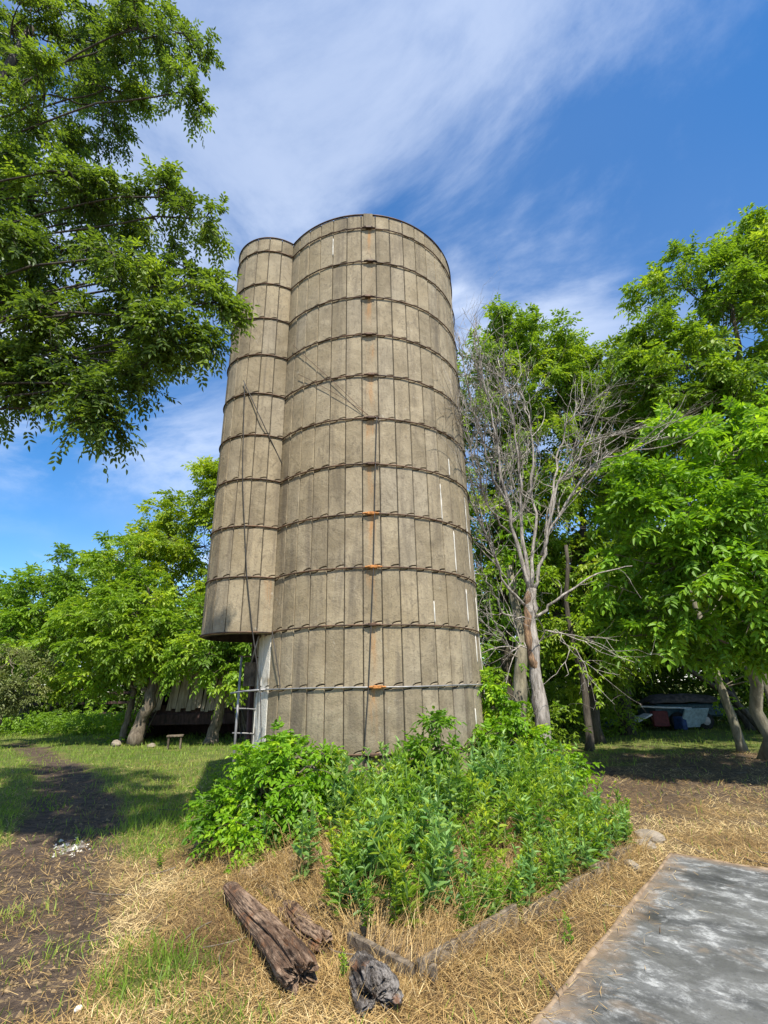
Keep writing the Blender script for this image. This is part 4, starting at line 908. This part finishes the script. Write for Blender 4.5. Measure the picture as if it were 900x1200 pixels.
def log(name, label, p0, p1, r0, r1, mat, seed, endmat=None, flat=.85, bump=1.0):
    """a rotting log: local X runs along the axis, ridged and split along the grain, ragged at both ends"""
    rng = np.random.default_rng(seed); k, n = 60, 72; t = np.linspace(0, 1, k); p0 = np.array(p0, float); p1 = np.array(p1, float)
    Ln = float(np.linalg.norm(p1 - p0)); D = norm(p1 - p0); S = norm(np.cross(D, [0, 0, 1.])); U = np.cross(S, D)
    a = np.arange(n) * 2 * np.pi / n; A, T = np.meshgrid(a, t); ca_, sa_ = np.cos(A), np.sin(A)
    wrap = lambda fr, tl, sd: vnoise(ca_ * fr + 20 + T * tl, sa_ * fr + 20 + T * tl * .3, 1.0, sd)
    R = r0 + (r1 - r0) * T ** 1.3
    R = R * (1 + bump * (.34 * (wrap(0.9, 2.4, seed) - .5) + .05 * (wrap(4.5, 2.5, seed + 1) - .5) + .07 * (wrap(13, 2.2, seed + 2) - .5) + .14 * (wrap(25, 3, seed + 3) - .5) + .06 * (wrap(7, 26, seed + 4) - .5)))
    for ac, wd, dp in ((1.9, .010, .45), (2.7, .003, .30), (.7, .004, .32), (1.25, .002, .25), (4.6, .01, .3)):
        cc = ac + .22 * np.sin(T * 4 + ac * 3 + seed); R *= 1 - dp * np.exp(-((A - cc) ** 2) / wd) * sstep(T + .3 * np.sin(seed + ac), .15, .75)
    R *= 1 - .18 * sstep(T, .93, 1.0) - .15 * sstep(1 - T, .95, 1.0)
    X = T * Ln + (wrap(2.2, 0, seed + 5) - .5) * .20 * sstep(T, .75, 1.0) - (wrap(2.6, 0, seed + 6) - .5) * .12 * sstep(1 - T, .8, 1.0)
    V = np.stack([X, R * ca_ + .014 * np.sin(T * 5 + seed), flat * R * sa_ + .008 * np.sin(T * 7 + seed)], -1)
    idx = np.arange(k * n).reshape(k, n); nx = np.roll(idx, -1, 1); q = np.stack([idx[:-1], nx[:-1], nx[1:], idx[1:]], -1).reshape(-1, 4)
    root = empty(name); tag(root, label, 'log')
    root.matrix_world = Matrix.Translation(p0.tolist()) @ Matrix(np.stack([D, S, U], -1).tolist()).to_4x4()
    MB().add(V.reshape(-1, 3), q).build('bark', mat, root, False)
    for e, sg in ((0, -1), (k - 1, 1)):
        rings = [V[e]]; c = V[e].mean(0)
        for f in (.8, .6, .4, .2): rings.append(c + (V[e] - c) * f + np.array([1., 0, 0]) * sg * (rng.normal(0, .012, (n, 1)) - .03 * (1 - f)))
        W_ = np.concatenate(rings + [c[None] - np.array([[.03 * sg, 0, 0]])]); I = np.arange(5 * n).reshape(5, n); J = np.roll(I, -1, 1)
        qq = np.concatenate([np.stack([I[i], I[i + 1], J[i + 1], J[i]], -1) for i in range(4)]); tt = np.stack([I[4], np.full(n, 5 * n), J[4]], -1)
        MB().add(W_, qq, tt).build('end_grain', endmat or mat, root)
log('fallen_log', 'long split brown log lying along the left edge of the raised bed', (-1.31, 4.80, .065), (-.50, 3.42, .095), .066, .112, M['log'], 2)
log('rotten_stump', 'short dark rotten log tucked behind the long brown log', (-.80, 4.50, .03), (-.44, 3.86, .05), .08, .085, M['log'], 6)
log('charred_log', 'charred black log end facing the camera at the bottom of the bed', (-.20, 3.62, .03), (-.07, 3.20, .085), .11, .125, M['char'], 9)

def edging():
    root = empty('bed_edging', (.14, 3.46, 0)); tag(root, 'low weathered board edging along the front right side of the raised bed', 'edging')
    O = np.array([.14, 3.46, 0]); a, b = BED[0], BED[1]; d = norm(b - a); rz = math.atan2(d[1], d[0]); tot = np.linalg.norm(b - a); s = 0.02
    for i, l in enumerate((.98, 1.12, .98)):
        c = a + d * (s + l / 2); z = G0(*c)
        box(MB(), np.array([c[0] + .02 * (i % 2), c[1] - .015 * (i % 2), z + .026 - .010 * i]) - O, (l, .038, .20), axes=norm(np.array([[math.cos(rz + .03 * (i - 1)), math.sin(rz + .03 * (i - 1)), .03 * (1 - i)], [-math.sin(rz), math.cos(rz), -.16], [.16 * -math.sin(rz), .16 * math.cos(rz), 1]])), bev=.006).build('board', M['board'], root); s += l + .03
    e = norm(BED[6] - BED[0]); c = BED[0] + e * .34
    box(MB(), np.array([c[0], c[1], .012]) - O, (.58, .045, .19), rz=math.atan2(e[1], e[0]) + .04, bev=.006).build('board', M['board'], root)
    for f in (.02, .36, .72): 
        c = a + d * (f * tot) + np.array([d[1], -d[0]]) * .05
        box(MB(), np.array([c[0], c[1], .01]) - O, (.045, .03, .22), rz=rz, bev=.004).build('stake', M['board'], root)
edging()

# ------------------------------------------------------------------ shrubs and weeds in the bed
def BH(x, y): return float(bed_h(np.array([x]), np.array([y]))[0])
make_tree('leafy_shrub', 'bushy bright green shrub at the left end of the raised bed', 'shrub', [(-1.5, 6.25, .1), (-1.5, 6.2, .5), (-1.45, 6.15, .9)], [.02, .015, .01],
          [(-1.62, 6.2, .48, .28), (-1.38, 6.0, .55, .30), (-1.05, 6.0, .58, .28), (-1.5, 6.35, .80, .22), (-1.15, 6.3, .84, .22), (-.85, 6.05, .80, .20), (-1.75, 5.95, .30, .22), (-1.4, 5.75, .28, .22), (-.9, 5.8, .40, .22), (-.75, 6.2, .6, .22), (-1.9, 6.3, .34, .20), (-1.4, 6.5, .95, .12)],
          M['bark'], M['leaf_shrub'], 31, dens=1.0, leaf=(.068, .034), comp=(.15, 3), sub=.17, twigs=6, per=3, fine=True, tilt=.05)
make_tree('leafy_shrub', 'tall bright shrub at the foot of the bare tree beside the silo', 'shrub', [(1.95, 7.6, .1), (1.95, 7.6, .8), (1.9, 7.6, 1.5)], [.02, .015, .01],
          [(1.45, 7.35, .95, .26), (1.75, 7.5, .95, .26), (2.2, 7.7, .60, .26), (1.5, 7.6, 1.3, .20), (1.72, 7.65, 1.25, .16), (1.4, 7.2, .6, .26), (1.9, 7.2, .55, .26), (2.3, 7.4, .45, .24), (1.48, 7.75, 1.6, .11)],
          M['bark'], M['leaf_shrub'], 32, dens=1.0, leaf=(.075, .04), comp=(.17, 3), sub=.18, twigs=6, per=3, fine=True, tilt=.08)
make_tree('leafy_sapling', 'small dark leafy sapling growing up against the silo front', 'shrub', [(.46, 6.3, .2), (.48, 6.28, .7), (.5, 6.25, 1.2)], [.016, .012, .006],
          [(.42, 6.18, .85, .17), (.58, 6.2, .95, .16), (.5, 6.18, 1.15, .14), (.45, 6.1, .62, .18), (.62, 6.15, .7, .16)],
          M['bark'], M['leaf_near'], 33, dens=.8, leaf=(.075, .034), comp=(.15, 2), sub=.13, twigs=5, per=3, fine=True, tilt=-.12)

def weed_proto(kind, seed):
    rng = np.random.default_rng(seed); st, fo = MB(), MB()
    H = rng.uniform(.6, .8)
    for s in range(3 if kind != 'big' else 2):
        lean = rng.normal(0, .13, 2); b = np.array([rng.normal(0, .05), rng.normal(0, .05), 0.]); h = H * rng.uniform(.75, 1.05)
        e = b + np.array([lean[0], lean[1], h]); p = bezier([b], [b + np.array([lean[0] * .2, lean[1] * .2, h * .55])], [e], 8)[0]
        tubes(st, p, np.linspace(.0075, .003, 8), 5)
        m = {'lance': 30, 'broad': 20, 'blue': 22, 'big': 12}[kind]; u = np.sort(rng.uniform(.05, 1, m)); ang = np.arange(m) * 2.4 + rng.normal(0, .3, m)
        P = np.stack([np.interp(u, np.linspace(0, 1, 8), p[:, i]) for i in range(3)], -1)
        el = rng.uniform(.15, .9, m) + .5 * u; D = np.stack([np.cos(ang) * np.cos(el), np.sin(ang) * np.cos(el), np.sin(el)], -1)
        L_, W_ = {'lance': (.135, .026), 'broad': (.12, .046), 'blue': (.16, .05), 'big': (.22, .075)}[kind]
        sc = (1.2 - .65 * u) * rng.uniform(.75, 1.2, m)
        leaves(fo, P, D, np.array([0, 0, 1.]) + rng.normal(0, .3, (m, 3)), L_ * sc, W_ * sc, np.clip(.28 + .5 * u + rng.normal(0, .12, m), 0, 1), True, .18, .38)
        # tight pale tuft at the tip
        k = 9; a = rng.uniform(0, 6.28, k); D = np.stack([np.cos(a) * .45, np.sin(a) * .45, np.ones(k)], -1)
        leaves(fo, np.repeat(e[None], k, 0) - np.array([0, 0, .03]), D, np.stack([-np.cos(a), -np.sin(a), np.full(k, .4)], -1), .055, .016, np.clip(.9 + rng.normal(0, .1, k), 0, 1), True)
    return st.mesh('stem', M['stem']), fo.mesh('foliage', M['leaf_blue'] if kind in ('blue', 'big') else M['leaf_weed'])
PROTO = {k: [weed_proto(k, 100 + 10 * i + j) for j in range(4)] for i, k in enumerate(('lance', 'broad', 'blue', 'big'))}
def weed(name, kind, j, x, y, z, sc, rz, label, group, tilt=(0, 0)):
    root = empty(name, (x, y, z)); root.rotation_euler = (tilt[0], tilt[1], rz); root.scale = (sc, sc, sc); tag(root, label, 'weed', group)
    s, f = PROTO[kind][j]; link('stem', s, root); link('foliage', f, root)
LEAFWORD = {'lance': 'narrow leaved', 'broad': 'broad leaved', 'blue': 'grey green', 'big': 'large leaved'}
def bed_weed(kind, j, x, y, z, sc, rz, tilt):
    part = 'at the right end of the raised bed near the grey slab' if x > 1.25 else 'at the left end of the raised bed beside the bushy shrub' if x < -.5 else 'in the front corner of the raised bed above the logs' if y < 5.1 else 'in the middle of the raised bed before the silo'
    weed('tall_weed', kind, j, x, y, z, sc, rz, LEAFWORD[kind] + ' green weed ' + part if kind != 'blue' else LEAFWORD[kind] + ' weed ' + part, LEAFWORD[kind] + ' weeds ' + part, tilt)
def weeds():
    rng = np.random.default_rng(8); n = 0; pts = []
    while n < 236:
        x, y = rng.uniform(-2.2, 2.8), rng.uniform(3.85, 7.9)
        d = float(bed_dist(np.array([x]), np.array([y]))[0])
        rs = math.hypot(x - SX, y - SY)
        if d < .05 or rs < SR + .10: continue
        # the front corner and the left edge are bare dry grass
        if y < 4.6 and rng.random() > .8: continue
        if x < -.55 and y < 6.0 and rng.random() > .10: continue
        if x < -.35 and y < 5.2 and rng.random() > .4: continue
        if min([9] + [math.hypot(x - a, y - b) for a, b in pts]) < .105: continue
        pts.append((x, y)); n += 1
        h = .52 + .30 * sstep(np.array([d]), 0.05, .8)[0] + rng.normal(0, .10)
        if y < 4.9: h *= .80
        r = rng.random(); kind = 'lance' if r < .46 else 'broad' if r < .66 else 'blue' if r < .93 else 'big'
        if x > 1.2 and rng.random() < .45: kind = 'lance'
        bed_weed(kind, rng.integers(4), x, y, BH(x, y) - .02, h * rng.uniform(.85, 1.15), rng.uniform(0, 6.28), (rng.normal(0, .10), rng.normal(0, .10)))
    a, b = BED[0], BED[1]; d = norm(b - a); nrm_ = np.array([-d[1], d[0]])
    for i in range(38):
        c = a + d * (.55 + 2.7 * (i + rng.uniform(0, 1)) / 38) + nrm_ * rng.uniform(.03, .20); c = np.array(c)
        bed_weed(('lance', 'lance', 'broad', 'blue')[i % 4], rng.integers(4), c[0], c[1], BH(*c) - .02, rng.uniform(.36, .66), rng.uniform(0, 6.28), (rng.normal(.18, .14), rng.normal(.10, .14)))
    for i in range(16):
        x, y = (-.42, 4.62) if i == 0 else (rng.uniform(-.45, .75), rng.uniform(3.85, 4.7)); 
        if float(bed_dist(np.array([x]), np.array([y]))[0]) < .06: y += .4
        bed_weed(('lance', 'blue', 'broad', 'lance')[i % 4], rng.integers(4), x, y, BH(x, y) - .02, rng.uniform(.55, .85), rng.uniform(0, 6.28), (rng.normal(.1, .12), rng.normal(0, .12)))
    weed('tall_weed', 'big', 0, -.18, 4.35, BH(-.18, 4.35), .95, 1.0, 'lobed pale green weed standing alone in front of the rotten log', None)
    weed('tall_weed', 'blue', 1, -.70, 4.85, BH(-.7, 4.85), .80, 2.0, 'grey green weed in the dry grass above the long brown log', None)
    weed('tall_weed', 'lance', 2, .02, 4.15, BH(.02, 4.15), .85, 0.4, 'slim grassy weed rising behind the charred log end', None)
    weed('tall_weed', 'broad', 1, -.27, 3.50, .02, .28, 0.2, 'small seedling with broad leaves between the charred log and brown log', None)
    weed('tall_weed', 'broad', 2, -2.22, 5.55, .02, .30, 0.2, 'small broad leaved seedling alone in straw left of the bed', None)
    weed('tall_weed', 'broad', 3, 1.15, 3.95, .0, .26, 0.2, 'tiny seedling in the straw between bed edging and grey slab', None)
    for i, (x, y) in enumerate(((-2.75, 8.6), (-2.5, 9.2), (-3.0, 9.6))):
        weed('tall_weed', 'broad', i, x, y, .0, .62, i, 'low leafy weed in the grass left of the silo foot', 'weeds in the grass left of the silo')
weeds()

# ------------------------------------------------------------------ grass and straw
def blades(mb, rng, x, y, z, h, w, lean, tint, bend=.5, az=None):
    n = len(x); az = rng.uniform(0, 6.283, n) if az is None else az; B = np.stack([x, y, z], -1)
    d = np.stack([np.cos(az), np.sin(az), np.zeros(n)], -1); s = np.stack([-np.sin(az), np.cos(az), np.zeros(n)], -1)
    yaw = rng.uniform(0, 6.283, n); s = np.stack([np.cos(yaw), np.sin(yaw), np.zeros(n)], -1)
    up = np.array([0, 0, 1.])
    p1 = B + up * (h * .55 * np.cos(lean))[:, None] + d * (h * .55 * np.sin(lean))[:, None]
    l2 = lean + bend; p2 = p1 + up * (h * .45 * np.cos(l2))[:, None] + d * (h * .45 * np.sin(l2))[:, None]
    hw = (w * .5)[:, None]
    V = np.stack([B - s * hw, B + s * hw, p1 + s * hw * .75, p1 - s * hw * .75, p2], 1)
    i = np.arange(n)[:, None] * 5
    mb.add(V.reshape(-1, 3), i + [0, 1, 2, 3], i + [3, 2, 4], np.repeat(tint, 5))
def scatter(rng, n, x0, x1, y0, y1, p=1.0):
    """points with density falling with distance from the viewer's side"""
    out = []
    while sum(len(o) for o in out) < n:
        u = rng.uniform(0, 1, n); y = y0 * (y1 / y0) ** u; half = .84 * y + .6; x = rng.uniform(-1, 1, n) * half
        k = (x > x0) & (x < x1); out.append(np.stack([x[k], y[k]], -1))
    return np.concatenate(out)[:n]
def in_slab(x, y):
    a = np.array([2.67, 5.52]); d = norm(np.array([.76 - 2.67, 3.17 - 5.52])); ex = np.array([-d[1], d[0]]); ex = -ex if ex[0] < 0 else ex
    r = (x - a[0]) * ex[0] + (y - a[1]) * ex[1]; t = (x - a[0]) * d[0] + (y - a[1]) * d[1]; return (r > -.0) & (t > -.0)
def in_silo(x, y): return np.hypot(x - SX, y - SY) < SR + .03
def grass():
    rng = np.random.default_rng(99)
    # flattened straw litter
    p = scatter(rng, 230000, -9, 9, 2.5, 13); x, y = p.T; rut, g, s, c = zones(x, y)
    k = (rng.random(len(x)) < np.clip(s * (1 - .75 * g), .0, 1) * .94 + .05 + .18 * (fbm(x, y, 1.3, 66) > .56)) & ~in_slab(x, y) & (bed_dist(x, y) < .0); x, y, rut = x[k], y[k], rut[k]
    n = len(x); h = rng.uniform(.04, .14, n) * (1 + .03 * y); ti = np.clip(.48 + (fbm(x, y, 1.5, 61) - .5) * 1.5 + rng.normal(0, .24, n), 0, 1)
    ti *= np.where(rut > .5, .75, 1)
    mb = MB(); blades(mb, rng, x, y, gh(x, y) + rng.uniform(.0, .025, n), h, rng.uniform(.0018, .0045, n) * (1 + .06 * y), rng.uniform(1.15, 1.62, n), ti, rng.uniform(-.3, .45, n))
    tag(mb.build('straw_litter', M['straw']), 'loose flattened straw covering the ground round the bed', 'straw', kind='stuff')
    m = 420; x = 2.67 - 2.1 * rng.uniform(0, 1, m) + rng.exponential(.22, m); y = 5.52 - 2.6 * (2.67 - x) / 2.1 + rng.normal(0, .25, m); k = in_slab(x, y); x, y = x[k], y[k]; n = len(x)
    mb = MB(); blades(mb, rng, x, y, np.full(n, .066), rng.uniform(.03, .12, n), rng.uniform(.002, .005, n), rng.uniform(1.45, 1.56, n), np.clip(rng.normal(.5, .25, n), 0, 1), np.full(n, .02))
    tag(mb.build('slab_litter', M['straw']), 'stray bits of straw blown onto the grey slab', 'straw', kind='stuff')
    # dry standing grass on the bed's slopes and along the log
    m = 80000; x = rng.uniform(-2.7, 3.0, m); y = rng.uniform(3.4, 8.5, m); d = bed_dist(x, y)
    k = (d > -.14) & (d < 1.7) & (rng.random(m) < np.where(d < -.02, .10, np.where(d < .35, .85, .42))) & ~in_silo(x, y) & (fbm(x, y, 2.4, 71) > .40 - .12 * (y < 5.2)) & ~in_slab(x, y)
    x, y, d = x[k], y[k], d[k]; n = len(x)
    z = np.where(d > .03, bed_h(x, y), gh(x, y)); az = np.arctan2(4.0 - y, -.2 - x + 1.2 * np.sign(x + .2)) + rng.normal(0, .9, n)
    mb = MB(); blades(mb, rng, x, y, z - .02, rng.uniform(.12, .36, n) * np.where(d < .1, .75, 1) * np.where(rng.random(n) < .25, 1.6, 1), rng.uniform(.003, .006, n), rng.uniform(.25, 1.25, n), np.clip(.46 + rng.normal(0, .2, n), 0, 1), rng.uniform(.3, 1.2, n), az)
    q = 2900; t = rng.uniform(0, 1, q); a_, b_ = BED[0], BED[1]; dd = norm(b_ - a_); pp = a_ + (b_ - a_) * t[:, None] + np.array([-dd[1], dd[0]]) * rng.normal(.03, .06, q)[:, None]
    blades(mb, rng, pp[:, 0], pp[:, 1], gh(pp[:, 0], pp[:, 1]) + .03 * rng.random(q), rng.uniform(.10, .30, q), rng.uniform(.002, .005, q), rng.uniform(.3, 1.4, q), np.clip(.5 + rng.normal(0, .22, q), 0, 1), rng.uniform(.2, 1.2, q), -.77 + rng.normal(0, .8, q))
    tag(mb.build('dry_grass', M['straw']), 'tawny dry grass drooping over the edges of the raised bed', 'grass', kind='stuff')
    m = 2600; t = rng.uniform(-.05, 1.05, m); sd = rng.choice([-1, 1], m); which = rng.integers(0, 3, m)
    LG = np.array([[(-1.31, 4.80), (-.50, 3.42), (.085, .115)], [(-.80, 4.50), (-.44, 3.86), (.09, .1)], [(-.20, 3.62), (-.07, 3.22), (.105, .12)]])
    A, B_, Rr = LG[which, 0], LG[which, 1], LG[which, 2]; dd = norm(B_ - A); nn = np.stack([-dd[:, 1], dd[:, 0]], -1)
    p = A + (B_ - A) * t[:, None] + nn * (sd * (Rr[:, 0] + (Rr[:, 1] - Rr[:, 0]) * np.clip(t, 0, 1) - .02 + rng.exponential(.04, m)))[:, None]; x, y = p.T
    mb = MB(); blades(mb, rng, x, y, gh(x, y) - .01, rng.uniform(.05, .20, m), rng.uniform(.002, .0045, m), rng.uniform(.2, 1.3, m), np.clip(rng.normal(.5, .22, m), 0, 1), rng.uniform(.1, .9, m))
    tag(mb.build('log_side_grass', M['straw']), 'dry grass and straw packed against the sides of the logs', 'grass', kind='stuff')
    # green grass
    p = scatter(rng, 120000, -24, 14, 2.6, 30); x, y = p.T; rut, g, s, c = zones(x, y)
    k = (rng.random(len(x)) < np.maximum(g * np.where(x > 0, .55, 1), .50 * sstep(fbm(x, y, 1.7, 91), .52, .66) * (x < -.7) + .05)) & ~in_slab(x, y) & (bed_dist(x, y) < 0); x, y = x[k], y[k]; n = len(x)
    far = 1 + .10 * y; h = rng.uniform(.035, .10, n) * (1 + .045 * y); h *= 1 + .9 * np.exp(-((x + 1.45) ** 2 + (y - 3.75) ** 2) / .12); h *= 1 + 1.0 * np.exp(-((x + 2.7) ** 2 + (y - 7.6) ** 2) / .8)
    ti = np.clip(.55 + (fbm(x, y, .8, 81) - .5) * 1.1 + rng.normal(0, .15, n), 0, 1)
    mb = MB(); blades(mb, rng, x, y, gh(x, y) - .005, h, rng.uniform(.003, .006, n) * far, rng.uniform(.05, .8, n), ti, rng.uniform(.1, .9, n))
    tag(mb.build('green_grass', M['grass']), 'short green grass on the lane verges and under the trees', 'grass', kind='stuff')
    # crumbs of soil, bark and gravel on the lane
    p = scatter(rng, 26000, -9, 6, 2.6, 11); x, y = p.T; rut, g, s, c = zones(x, y); k = (rng.random(len(x)) < rut * .8 + .05 + c) & ~in_slab(x, y) & (bed_dist(x, y) < -.05); x, y, c = x[k], y[k], c[k]; n = len(x)
    s_ = (.003 + .006 * rng.exponential(1, n).clip(0, 4)) * (1 + .04 * y); base = np.array([[1, 0, 0], [-.5, .87, 0], [-.5, -.87, 0], [0, 0, .8]]); a = rng.uniform(0, 6.28, n)
    V = base[None].repeat(n, 0) * s_[:, None, None] * rng.uniform(.6, 1.3, (n, 4, 1)); cx, sx = np.cos(a)[:, None], np.sin(a)[:, None]
    V = np.stack([V[..., 0] * cx - V[..., 1] * sx + x[:, None], V[..., 0] * sx + V[..., 1] * cx + y[:, None], V[..., 2] + gh(x, y)[:, None]], -1)
    i = np.arange(n)[:, None] * 4; pale = c > .35
    for nm, kk, mt, lb in (('soil_crumbs', ~pale, 'bedsoil', 'dark soil crumbs and wood chips on the lane'), ('chalk_gravel', pale, 'white_mortar', 'patch of pale gravel in the dark wheel rut')):
        q = np.where(kk)[0]
        if len(q):
            i = np.arange(len(q))[:, None] * 4; tag(MB().add(V[q].reshape(-1, 3), None, np.concatenate([i + [0, 1, 3], i + [1, 2, 3], i + [2, 0, 3]])).build(nm, M[mt]), lb, 'gravel', kind='stuff')
    # fallen twigs and long stalks
    m = 420; x = rng.uniform(-3.2, 9, m); y = rng.uniform(2.8, 14, m); k = (bed_dist(x, y) < -.05) & ~in_slab(x, y); x, y = x[k], y[k]; m = len(x)
    a = rng.uniform(0, 6.28, m); l = rng.uniform(.12, .5, m); A = np.stack([x, y, gh(x, y) + .012], -1); E_ = A + np.stack([np.cos(a) * l, np.sin(a) * l, rng.uniform(0, .05, m)], -1)
    mb = MB(); tubes(mb, bezier(A, (A + E_) / 2 + rng.normal(0, .05, (m, 3)) * np.array([1, 1, .2]), E_, 5), np.full((m, 5), .0035) * rng.uniform(.6, 1.6, (m, 1)), 4)
    tag(mb.build('fallen_twigs', M['board']), 'thin fallen twigs strewn over the dry ground', 'twigs', kind='stuff')
grass()
